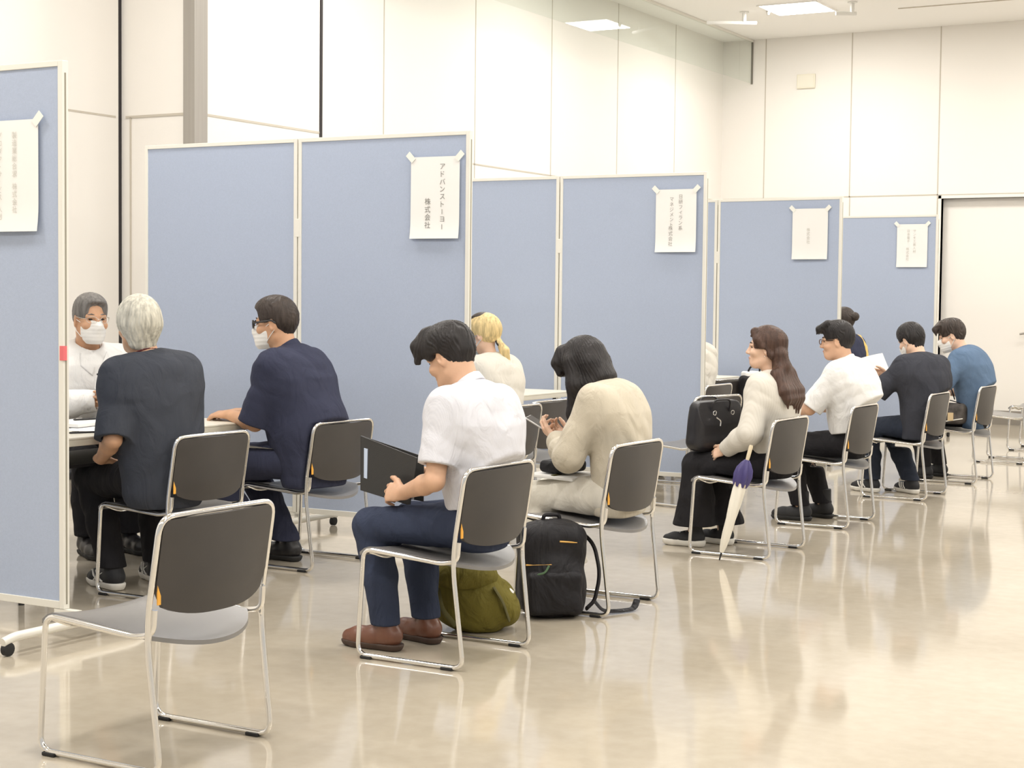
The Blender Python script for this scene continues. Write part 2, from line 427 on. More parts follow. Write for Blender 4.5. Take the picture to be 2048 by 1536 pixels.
# ------------------------------------------------------------------ chairs
def chair_proto():
    root = empty('stacking_chair')
    hw = 0.262; r = 0.0095
    def side(s):
        return [(s * 0.268, -0.262, 0.780), (s * 0.268, -0.205, 0.435), (s * hw, -0.256, 0.0125), (s * hw, 0.240, 0.0125),
                (s * hw * 0.99, 0.216, 0.440), (s * 0.260, -0.15, 0.412), (s * 0.256, -0.222, 0.425), (s * 0.255, -0.228, 0.50)]
    L = side(-1); Rr = side(1)
    pts = L[::-1] + Rr
    rad = [0.03, 0.05, 0.03, 0.045, 0.05, 0.05, 0.05, 0.06, 0.06, 0.05, 0.05, 0.05, 0.045, 0.03, 0.05, 0.03]
    rad = [0.03, 0.03, 0.02, 0.045, 0.05, 0.05, 0.10, 0.055, 0.055, 0.10, 0.05, 0.05, 0.045, 0.02, 0.03, 0.03]
    fr = MB().tube(fillet(pts, rad, 6), r, 10)
    fr.build('frame', M_chrome, root)
    # brace under the seat front
    MB().tube(fillet([(-hw * 0.97, 0.190, 0.430), (-0.21, 0.15, 0.405), (0.21, 0.15, 0.405), (hw * 0.97, 0.190, 0.430)], 0.04), 0.007, 8).build('cross_brace', M_chrome, root)
    # seat shell
    def seat_fn(z_off):
        def fn(u, v):
            x = (u - 0.5) * 2
            yb = -0.165 - 0.110 * (1 - abs(x) ** 2.4)          # rounded rear edge
            yf = 0.240
            y = yb + (yf - yb) * v
            z = 0.408 + 0.034 * v - 0.030 * (1 - x * x) * (1 - v) ** 0.7 * 0.9 - 0.012 * (1 - x * x)
            if v > 0.86: z -= 0.03 * ((v - 0.86) / 0.14) ** 2
            z += 0.012
            return (x * 0.252, y, z + z_off)
        return fn
    mb = MB(); mb.grid(seat_fn(0.0), 18, 18); mb.grid(seat_fn(-0.014), 18, 18)
    n = 19 * 19
    ring = [i * 19 for i in range(19)] + [18 * 19 + j for j in range(1, 19)] + [i * 19 + 18 for i in range(17, -1, -1)] + [j for j in range(17, 0, -1)]
    for k in range(len(ring)):
        a, b = ring[k], ring[(k + 1) % len(ring)]
        mb.f.append((a, b, b + n, a + n))
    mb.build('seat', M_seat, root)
    # backrest shell
    def back_fn(off):
        def fn(u, v):
            x = (u - 0.5) * 2
            ztop = 0.771
            zbot = 0.468 + 0.048 * abs(x) ** 3 + (0.045 * max(0, (abs(x) - 0.86) / 0.14) ** 2)
            z = zbot + (ztop - zbot) * v
            xx = x * 0.257 * (1 if v < 0.86 else 1 - 0.09 * ((v - 0.86) / 0.14) ** 2)
            t = (0.780 - z) / 0.35
            y = -0.262 + 0.054 * t - 0.050 * (1 - x * x) * (0.35 + 0.65 * min(1, t * 1.6)) + off
            return (xx, y, z)
        return fn
    mb = MB(); mb.grid(back_fn(0.007), 18, 14); mb.grid(back_fn(-0.007), 18, 14)
    n = 19 * 15
    ring = [i * 15 for i in range(19)] + [18 * 15 + j for j in range(1, 15)] + [i * 15 + 14 for i in range(17, -1, -1)] + [j for j in range(13, 0, -1)]
    for k in range(len(ring)):
        a, b = ring[k], ring[(k + 1) % len(ring)]
        mb.f.append((a, b, b + n, a + n))
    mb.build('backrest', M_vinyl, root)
    for sx in (-1, 1):
        for y in (-0.185, 0.195):
            MB().box((sx * hw - 0.014, y - 0.026, 0.0005), (sx * hw + 0.014, y + 0.026, 0.012)).build('foot_pad', M_rubber, root, smooth=False, bevel=0.003)
    for sx in (-1, 1):
        MB().tube([(sx * 0.262, -0.212, 0.405), (sx * 0.259, -0.220, 0.50)], 0.008, 8).build('bracket', M_chrome, root)
    st = MB().box((-0.254, -0.2385, 0.515), (-0.240, -0.2345, 0.575)).build('sticker', M_orange, root, smooth=False)
    st['label'] = 'small orange sticker at the edge of the backrest'
    return root
CH = chair_proto(); _first = [True]
def chair(x, y, heading, label, group):
    c = CH if _first[0] else copy_tree(CH); _first[0] = False
    c.location = (x, y, 0); c.rotation_euler = (0, 0, math.radians(heading - 90))
    tag(c, label, 'chair', group); return c
GW = 'stacking chairs along the aisle'; GB = 'stacking chairs at the booth tables'
HD = 179.5
chair(-3.548, 3.973, HD, 'empty nearest charcoal stacking chair with chrome sled legs', GW)
chair(-3.512, 5.649, HD, 'charcoal stacking chair under the young man holding a black folder', GW)
chair(-3.511, 6.922, HD, 'charcoal stacking chair under the woman in a beige cardigan', GW)
chair(-3.496, 8.93, 178.5, 'charcoal stacking chair under the woman with the white umbrella', GW)
chair(-3.53, 10.40, HD, 'charcoal stacking chair under the white-shirted man with glasses', GW)
chair(-3.53, 12.20, HD, 'charcoal stacking chair under the dark-shirted person reading papers', GW)
chair(-3.50, 13.55, HD, 'charcoal stacking chair under the masked man in a blue shirt', GW)
chair(-3.53, 15.50, HD, 'empty chair next behind the blue-shirted man, before the recessed door', GW)
chair(-3.55, 16.95, HD, 'farthest empty chair, its seat front peeking in before the door', GW)
chair(-5.38, 6.14, HD, 'charcoal stacking chair under the grey-haired man', GB)
chair(-5.37, 7.20, HD, 'charcoal stacking chair under the navy-shirted man with glasses', GB)
chair(-5.26, 8.93, HD, 'charcoal stacking chair under the blonde ponytailed woman', GB)
chair(-5.36, 9.52, HD, 'empty chair beside the blonde ponytailed woman, seen behind the phone', GB)
chair(-4.69, 10.83, 165, 'empty chair just behind the black handbag on the umbrella woman\'s lap', GB)
chair(-5.56, 13.22, 160, 'empty chair pushed in at the third table, rising behind the other empty chair', GB)

# ------------------------------------------------------------------ tables
def table(x0, x1, y0, y1, label, zt=0.765):
    cx, cy = (x0 + x1) / 2, (y0 + y1) / 2
    t = empty('folding_table', (cx, cy, 0)); hx, hy = (x1 - x0) / 2, (y1 - y0) / 2
    MB().box((-hx, -hy, zt - 0.012), (hx, hy, zt)).build('tabletop', M_table, t, smooth=False, bevel=0.004)
    MB().box((-hx + 0.001, -hy + 0.001, zt - 0.042), (hx - 0.001, hy - 0.001, zt - 0.012)).build('edge_band', M_tedge, t, smooth=False, bevel=0.003)
    for sy in (-1, 1):
        for sx in (-1, 1):
            MB().tube([(sx * (hx - 0.09), sy * (hy - 0.13), 0.0), (sx * (hx - 0.09), sy * (hy - 0.13), zt - 0.04)], 0.014, 10).build('leg', M_black, t)
        MB().tube([(-hx + 0.10, sy * (hy - 0.13), 0.14), (hx - 0.10, sy * (hy - 0.13), 0.14)], 0.011, 8).build('leg_bar', M_black, t)
    MB().box((-hx + 0.05, -hy + 0.08, zt - 0.16), (hx - 0.11, hy - 0.08, zt - 0.145)).build('shelf', M_black, t, smooth=False)
    tag(t, label, 'table', 'cream folding tables in the booths'); return t
table(-6.33, -5.62, 5.35, 7.10, 'cream table between the white-shirted man and the grey-haired man')
table(-6.40, -5.70, 9.20, 10.98, 'cream table in front of the blonde ponytailed woman')
table(-6.35, -5.66, 12.42, 14.22, 'cream table in the third booth behind the two empty chairs')
table(-6.35, -5.66, 15.3, 17.05, 'cream table in the far booth, in front of the dark-bunned person')

# ------------------------------------------------------------------ implicit surfaces for bodies, clothes and bags
def V3(*a): return np.array(a, float)
def unit(v): v = np.asarray(v, float); return v / (np.linalg.norm(v) + 1e-12)
def rot(axis, a):
    axis = unit(axis); K = np.array([[0, -axis[2], axis[1]], [axis[2], 0, -axis[0]], [-axis[1], axis[0], 0]])
    return np.eye(3) + math.sin(a) * K + (1 - math.cos(a)) * K @ K

class Field:
    def __init__(self, vs): self.vs = vs; self.ops = []
    # every op: (lo, hi, fn(x, y, z) -> distance, blend, mode)
    def cap(self, a, b, ra, rb=None, k=0.01):
        a = np.asarray(a, float); b = np.asarray(b, float); rb = ra if rb is None else rb
        R = max(ra, rb); lo = np.minimum(a, b) - R; hi = np.maximum(a, b) + R
        d = b - a; dd = max(d @ d, 1e-9)
        def fn(x, y, z):
            px, py, pz = x - a[0], y - a[1], z - a[2]
            t = np.clip((px * d[0] + py * d[1] + pz * d[2]) / dd, 0, 1)
            return np.sqrt((px - t * d[0]) ** 2 + (py - t * d[1]) ** 2 + (pz - t * d[2]) ** 2) - (ra + (rb - ra) * t)
        self.ops.append((lo, hi, fn, k, '+')); return self
    def chain(self, pts, rads, k=0.01):
        for i in range(len(pts) - 1): self.cap(pts[i], pts[i + 1], rads[i], rads[i + 1], k)
        return self
    def ecap(self, a, b, ra, rb, right, k=0.02):
        """segment with elliptic section: ra = (half width along right, half depth)"""
        a = np.asarray(a, float); b = np.asarray(b, float); rt = unit(right)
        R = max(max(ra), max(rb)); lo = np.minimum(a, b) - R; hi = np.maximum(a, b) + R
        d = b - a; dd = max(d @ d, 1e-9)
        def fn(x, y, z):
            px, py, pz = x - a[0], y - a[1], z - a[2]
            t = np.clip((px * d[0] + py * d[1] + pz * d[2]) / dd, 0, 1)
            qx, qy, qz = px - t * d[0], py - t * d[1], pz - t * d[2]
            lx = qx * rt[0] + qy * rt[1] + qz * rt[2]
            l2 = np.maximum(qx * qx + qy * qy + qz * qz - lx * lx, 0)
            rx = ra[0] + (rb[0] - ra[0]) * t; ry = ra[1] + (rb[1] - ra[1]) * t
            q = np.sqrt((lx / rx) ** 2 + l2 / ry ** 2); g = np.sqrt((lx / rx ** 2) ** 2 + l2 / ry ** 4) + 1e-6
            return np.where(q < 1e-3, -np.minimum(rx, ry), q * (q - 1) / g)
        self.ops.append((lo, hi, fn, k, '+')); return self
    def ell(self, c, r, M=None, k=0.01, mode='+'):
        c = np.asarray(c, float); r = np.asarray(r, float); M = np.eye(3) if M is None else M   # columns = axes
        R = max(r); lo = c - R; hi = c + R
        def fn(x, y, z):
            px, py, pz = x - c[0], y - c[1], z - c[2]
            u = [(px * M[0, i] + py * M[1, i] + pz * M[2, i]) for i in range(3)]
            k0 = np.sqrt(sum((u[i] / r[i]) ** 2 for i in range(3))); k1 = np.sqrt(sum((u[i] / r[i] ** 2) ** 2 for i in range(3))) + 1e-6
            return k0 * (k0 - 1) / k1
        self.ops.append((lo, hi, fn, k, mode)); return self
    def rbox(self, c, h, r, M=None, k=0.005, mode='+'):
        c = np.asarray(c, float); h = np.asarray(h, float) - r; M = np.eye(3) if M is None else M
        R = np.linalg.norm(h) + r; lo = c - R; hi = c + R
        def fn(x, y, z):
            px, py, pz = x - c[0], y - c[1], z - c[2]
            q = [np.abs(px * M[0, i] + py * M[1, i] + pz * M[2, i]) - h[i] for i in range(3)]
            o = np.sqrt(sum(np.maximum(t, 0) ** 2 for t in q))
            return o + np.minimum(np.maximum(q[0], np.maximum(q[1], q[2])), 0) - r
        self.ops.append((lo, hi, fn, k, mode)); return self
    def plane(self, p, n, k=0.0, lo=None, hi=None):
        """keeps the side the normal points away from"""
        p = np.asarray(p, float); n = unit(n)
        self.ops.append((lo, hi, lambda x, y, z: (x - p[0]) * n[0] + (y - p[1]) * n[1] + (z - p[2]) * n[2], k, '^')); return self
    def disp(self, fn): self.ops.append((None, None, fn, 0, 'd')); return self
    def custom(self, lo, hi, fn, k=0.005, mode='+'): self.ops.append((np.asarray(lo, float), np.asarray(hi, float), fn, k, mode)); return self
    def evalf(self, x, y, z):
        """distance of this whole field at given points, for use inside another field"""
        f = np.full(np.broadcast(x, y, z).shape, 0.5, np.float32)
        for l, h, fn, k, mode in self.ops:
            d = fn(x, y, z)
            if mode == 'd': f = f + d; continue
            if mode == '^': f = np.maximum(f, d); continue
            s_ = 1 if mode == '+' else -1
            d = d * s_
            hh = np.maximum(k - np.abs(f - d), 0) / k if k > 0 else 0
            f = np.minimum(f, d) - hh * hh * k * 0.25 if mode == '+' else np.maximum(f, d) + hh * hh * k * 0.25
        return f
    def mesh(self):
        vs = self.vs
        adds = [o for o in self.ops if o[4] == '+']
        lo = np.min([o[0] for o in adds], 0) - 3 * vs; hi = np.max([o[1] for o in adds], 0) + 3 * vs
        n = np.ceil((hi - lo) / vs).astype(int) + 1
        ax = [(lo[i] + vs * np.arange(n[i])).astype(np.float32) for i in range(3)]
        f = np.full(n, 0.5, np.float32)
        def sl(a, b, pad):
            i0 = np.maximum(np.floor((a - pad - lo) / vs).astype(int), 0); i1 = np.minimum(np.ceil((b + pad - lo) / vs).astype(int) + 1, n)
            return i0, i1
        for l, h, fn, k, mode in self.ops:
            if mode == 'd':
                idx = np.nonzero(np.abs(f) < 0.03)
                f[idx] += fn(ax[0][idx[0]], ax[1][idx[1]], ax[2][idx[2]]).astype(np.float32); continue
            if l is None: i0, i1 = np.zeros(3, int), n
            else: i0, i1 = sl(np.asarray(l), np.asarray(h), k + 3 * vs)
            if (i1 <= i0).any(): continue
            S = tuple(slice(i0[i], i1[i]) for i in range(3))
            d = fn(ax[0][S[0]][:, None, None], ax[1][S[1]][None, :, None], ax[2][S[2]][None, None, :]).astype(np.float32)
            cur = f[S]
            if mode == '+':
                if k > 0:
                    hh = np.maximum(k - np.abs(cur - d), 0) / k; f[S] = np.minimum(cur, d) - hh * hh * k * 0.25
                else: f[S] = np.minimum(cur, d)
            elif mode == '-':
                d = -d
                if k > 0:
                    hh = np.maximum(k - np.abs(cur - d), 0) / k; f[S] = np.maximum(cur, d) + hh * hh * k * 0.25
                else: f[S] = np.maximum(cur, d)
            elif mode == '^':
                f[S] = np.maximum(cur, d)
        return surface_nets(f, lo, vs)

_ED = [(a, b) for a in range(8) for b in range(a + 1, 8) if bin(a ^ b).count('1') == 1]
def surface_nets(f, lo, vs):
    ins = f < 0
    c = [ins[(slice(1, None) if i & 4 else slice(None, -1)), (slice(1, None) if i & 2 else slice(None, -1)), (slice(1, None) if i & 1 else slice(None, -1))] for i in range(8)]
    anyi = c[0].copy(); alli = c[0].copy()
    for q in c[1:]: anyi |= q; alli &= q
    act = anyi & ~alli
    I, J, K = np.nonzero(act)
    if len(I) == 0: return np.zeros((0, 3)), []
    idm = np.full(act.shape, -1, np.int32); idm[I, J, K] = np.arange(len(I))
    vals = [f[I + ((i >> 2) & 1), J + ((i >> 1) & 1), K + (i & 1)] for i in range(8)]
    acc = np.zeros((len(I), 3), np.float32); cnt = np.zeros(len(I), np.float32)
    for a, b in _ED:
        fa, fb = vals[a], vals[b]; m_ = (fa < 0) != (fb < 0)
        den = fa - fb; t = np.where(m_, fa / np.where(np.abs(den) < 1e-12, 1, den), 0)
        pa = np.array([(a >> 2) & 1, (a >> 1) & 1, a & 1]); pb = np.array([(b >> 2) & 1, (b >> 1) & 1, b & 1])
        p = pa[None] + t[:, None] * (pb - pa)[None]
        acc[m_] += p[m_]; cnt += m_
    v = acc / cnt[:, None] + np.stack([I, J, K], 1)
    v = v * vs + lo[None]
    quads = []
    for axis in range(3):
        s0 = [slice(None)] * 3; s1 = [slice(None)] * 3
        s0[axis] = slice(None, -1); s1[axis] = slice(1, None)
        A = ins[tuple(s0)]; B = ins[tuple(s1)]
        u, w = (axis + 1) % 3, (axis + 2) % 3
        x = A != B
        idx = list(np.nonzero(x))
        ok = (idx[u] > 0) & (idx[w] > 0) & (idx[u] < act.shape[u]) & (idx[w] < act.shape[w])
        idx = [q[ok] for q in idx]
        fl = A[idx[0], idx[1], idx[2]]
        def g(du, dw):
            q = [idx[0], idx[1], idx[2]]; q[u] = q[u] + du; q[w] = q[w] + dw
            return idm[q[0], q[1], q[2]]
        q4 = np.stack([g(-1, -1), g(0, -1), g(0, 0), g(-1, 0)], 1)
        q4[~fl] = q4[~fl][:, ::-1]
        quads.append(q4)
    q = np.concatenate(quads)
    return v, q[(q >= 0).all(1)]

def net_obj(name, vq, material, parent=None, xf=None, scale=1.0, relax=1):
    v, q = vq
    v = np.asarray(v, np.float64)
    if relax and len(v):
        e = np.concatenate([q[:, [0, 1]], q[:, [1, 2]], q[:, [2, 3]], q[:, [3, 0]]])
        for _ in range(relax):
            s = np.zeros_like(v); n = np.zeros(len(v))
            np.add.at(s, e[:, 0], v[e[:, 1]]); np.add.at(n, e[:, 0], 1)
            np.add.at(s, e[:, 1], v[e[:, 0]]); np.add.at(n, e[:, 1], 1)
            v = 0.55 * v + 0.45 * s / np.maximum(n, 1)[:, None]
    if xf is not None: v = v @ xf[0].T + xf[1]
    v = v * scale
    me = bpy.data.meshes.new(name)
    me.vertices.add(len(v)); me.vertices.foreach_set('co', v.astype(np.float32).ravel())
    me.loops.add(len(q) * 4); me.loops.foreach_set('vertex_index', q.astype(np.int32).ravel())
    me.polygons.add(len(q)); me.polygons.foreach_set('loop_start', np.arange(0, len(q) * 4, 4, dtype=np.int32))
    me.update(calc_edges=True); me.validate()
    me.polygons.foreach_set('use_smooth', np.ones(len(me.polygons), bool))
    me.materials.append(material)
    o = bpy.data.objects.new(name, me); return link(o, parent)

def folds(seed, f=20.0, amp=0.004, vec=(0.3, 0.2, 1.0), fine=1.0):
    """cloth creases: a few local, slanting ridges over broad soft swells"""
    rs = np.random.RandomState(seed); L = []
    d0 = unit(vec)
    for q in range(4):
        d = unit(d0 + 0.55 * rs.randn(3)); o = unit(np.cross(d, rs.randn(3)))
        L.append((d, o, np.cross(d, o), f * rs.uniform(0.55, 1.3), rs.rand(5) * 6.28))
    def fn(x, y, z):
        r = 0
        for d, o, e, fr, ph in L:
            a = x * d[0] + y * d[1] + z * d[2]; b = x * o[0] + y * o[1] + z * o[2]; c = x * e[0] + y * e[1] + z * e[2]
            w = a + 0.035 * np.sin(9 * b + ph[0]) + 0.03 * np.sin(8 * c + ph[1])
            mk = np.clip(np.sin(7 * b + 4 * a + ph[2]) * np.sin(6 * c - 5 * a + ph[3]) - 0.1, 0, 1)
            r = r + mk * (0.55 - np.abs(np.sin(fr * w + ph[4]))) * 1.5
        swell = np.sin(11 * x + 7 * z + L[0][4][0]) * np.sin(9 * y - 8 * z + L[1][4][1])
        return 0.75 * amp * (r + 0.35 * swell)
    return fn

# ------------------------------------------------------------------ skin, hair and cloth materials
def skin(name, rgb):
    mt = mat(name, rgb, 0.5, noise=(18, 0.05), bump=(160, 0.08))
    b = mt.node_tree.nodes['Principled BSDF']
    b.inputs['Subsurface Weight'].default_value = 0.12; b.inputs['Subsurface Radius'].default_value = (0.012, 0.005, 0.003)
    return mt
SK1 = skin('skin warm', (0.66, 0.40, 0.26)); SK2 = skin('skin tan', (0.60, 0.34, 0.20)); SK3 = skin('skin light', (0.74, 0.49, 0.35))
M_lip = mat('lips', (0.55, 0.22, 0.18), 0.45); M_brow = mat('brow hair', (0.05, 0.04, 0.035), 0.7)
M_eye = mat('eye dark', (0.02, 0.015, 0.012), 0.15); M_white = mat('eye white', (0.75, 0.72, 0.68), 0.3)
def hairm(name, rgb, rough=0.45): return mat(name, rgb, rough, noise=(55, 0.35, (1, 1, 0.18)), bump=(120, 0.5, (1, 1, 0.12)), spec=0.28)
HB = hairm('black hair', (0.022, 0.019, 0.019)); HBr = hairm('brown hair', (0.072, 0.040, 0.029)); HG = hairm('silver hair', (0.58, 0.55, 0.46), 0.6)
HGd = hairm('grey cropped hair', (0.17, 0.16, 0.15), 0.6); HBl = hairm('blonde hair', (0.72, 0.55, 0.27)); HDk = hairm('dark brown hair', (0.05, 0.038, 0.032))
M_mask = mat('white face mask', (0.82, 0.80, 0.76), 0.85, bump=(200, 0.1)); M_mask2 = mat('pale blue face mask', (0.52, 0.62, 0.68), 0.85)
def wrinkle(mt, scale=9.0, strength=0.55, stretch=(1, 1, 0.55)):
    """adds broad crumpled relief under the weave"""
    nt = mt.node_tree; b = nt.nodes['Principled BSDF']
    tc = nt.nodes.new('ShaderNodeTexCoord'); mp = nt.nodes.new('ShaderNodeMapping'); mp.inputs['Scale'].default_value = stretch; mp.inputs['Rotation'].default_value = (0.5, 0.4, 0.3)
    n = nt.nodes.new('ShaderNodeTexNoise'); n.inputs['Scale'].default_value = scale; n.inputs['Detail'].default_value = 3; n.inputs['Distortion'].default_value = 1.6; n.inputs['Roughness'].default_value = 0.45
    bp = nt.nodes.new('ShaderNodeBump'); bp.inputs['Strength'].default_value = strength; bp.inputs['Distance'].default_value = 0.03
    nt.links.new(tc.outputs['Object'], mp.inputs[0]); nt.links.new(mp.outputs[0], n.inputs['Vector']); nt.links.new(n.outputs['Fac'], bp.inputs['Height'])
    old = b.inputs['Normal'].links[0].from_node if b.inputs['Normal'].links else None
    if old is not None: nt.links.new(bp.outputs[0], old.inputs['Normal'])
    else: nt.links.new(bp.outputs[0], b.inputs['Normal'])
    return mt
def cloth(name, rgb, var=0.05, bump=0.2, rough=0.85, sheen=0.15, wr=0.55): return wrinkle(mat(name, rgb, rough, noise=(7, var), bump=(260, bump), sheen=sheen if max(rgb) > 0.3 else 0.0, spec=0.35 if max(rgb) > 0.3 else 0.15), strength=wr)
_BVH = {}
def front_hit(o, p, d):
    """point where a ray towards the wearer first meets the garment"""
    from mathutils.bvhtree import BVHTree
    if o.name not in _BVH: _BVH[o.name] = BVHTree.FromPolygons([v.co for v in o.data.vertices], [list(q.vertices) for q in o.data.polygons])
    h = _BVH[o.name].ray_cast(Vector(p), Vector(d))
    return np.array(h[0]) if h[0] is not None else np.array(p)

# ------------------------------------------------------------------ a seated person
def ik(a, b, l1, l2, pole):
    a = np.asarray(a, float); b = np.asarray(b, float); d = b - a; L = np.linalg.norm(d); L2 = min(L, (l1 + l2) * 0.998)
    b = a + d / L * L2; u = d / L
    x = (l1 * l1 - l2 * l2 + L2 * L2) / (2 * L2); h = math.sqrt(max(l1 * l1 - x * x, 1e-8))
    p = np.asarray(pole, float); p = p - u * (p @ u); p = unit(p)
    return a + u * x + p * h, b

def hand_ops(F, wrist, d, n, side, curl=(0.5, 0.6, 0.5), thumb=0.4, spread=0.07, sc=1.0):
    """palm and five fingers; d towards the fingertips, n palm normal, side +1 right hand, -1 left"""
    d = unit(d); n = unit(n - d * (np.dot(n, d))); t = np.cross(d, n) * side; w = np.asarray(wrist, float)
    s = sc
    F.ecap(w - d * 0.02, w + d * 0.03 * s, (0.027, 0.019), (0.035 * s, 0.016), t, 0.012)
    F.ecap(w + d * 0.025 * s, w + d * 0.078 * s, (0.036 * s, 0.0155), (0.041 * s, 0.0125), t, 0.012)
    segs = [(0.031, (0.041, 0.026, 0.020)), (0.0105, (0.046, 0.030, 0.021)), (-0.0105, (0.042, 0.028, 0.021)), (-0.030, (0.033, 0.021, 0.018))]
    for i, (lat, ls) in enumerate(segs):
        p = w + d * (0.084 - 0.006 * abs(i - 1)) * s + t * lat * s
        dirn = rot(n, -spread * side * (i - 1.4) * -1) @ d
        a = 0.0; cu = curl if not isinstance(curl, dict) else curl[i]
        axis = np.cross(dirn, n)
        r = [0.0098, 0.0088, 0.0080, 0.0068]
        if i == 3: r = [q * 0.87 for q in r]
        for j in range(3):
            a += cu[j] + 0.06 * i * (j == 0)
            dj = rot(axis, a) @ dirn
            q = p + dj * ls[j] * s
            F.cap(p, q, r[j] * s, r[j + 1] * s, 0.004)
            p = q
    p = w + d * 0.022 * s + t * 0.024 * s
    for j, (l, r0, r1) in enumerate(((0.044, 0.0145, 0.0125), (0.034, 0.0118, 0.0105), (0.027, 0.0104, 0.0082))):
        ang = [0.75, 0.5, 0.3][j]
        dj = unit(d * math.cos(ang) + t * math.sin(ang) * (1 - 0.6 * thumb) + n * thumb * (0.5 + 0.4 * j))
        q = p + dj * l * s; F.cap(p, q, r0 * s, r1 * s, 0.006); p = q

DEF = dict(scale=1.04, vs=0.005, lean=0.08, curve=0.10, side=0.0, twist=0.0, bulk=1.0, belly=0.0, L=0.52, neck=0.25, head=(0, 0, 0),
           hip=(0, -0.06, 0.52), knee=0.40, kneeW=0.11, ankle=(0.36, 0.36), ankleW=(0.11, 0.11), kneez=0.485, toe_out=0.12, shoulder=0.172,
           handL=(-0.12, 0.30, 0.62), handR=(0.12, 0.30, 0.62), poleL=(-0.5, -0.3, -0.8), poleR=(0.5, -0.3, -0.8),
           hdL=(0.1, 1, -0.1), hdR=(-0.1, 1, -0.1), hnL=(0, 0, -1), hnR=(0, 0, -1), curlL=(0.4, 0.5, 0.4), curlR=(0.4, 0.5, 0.4), thL=0.3, thR=0.3,
           sex='m', face=True, chair=None, neckside=0.0)

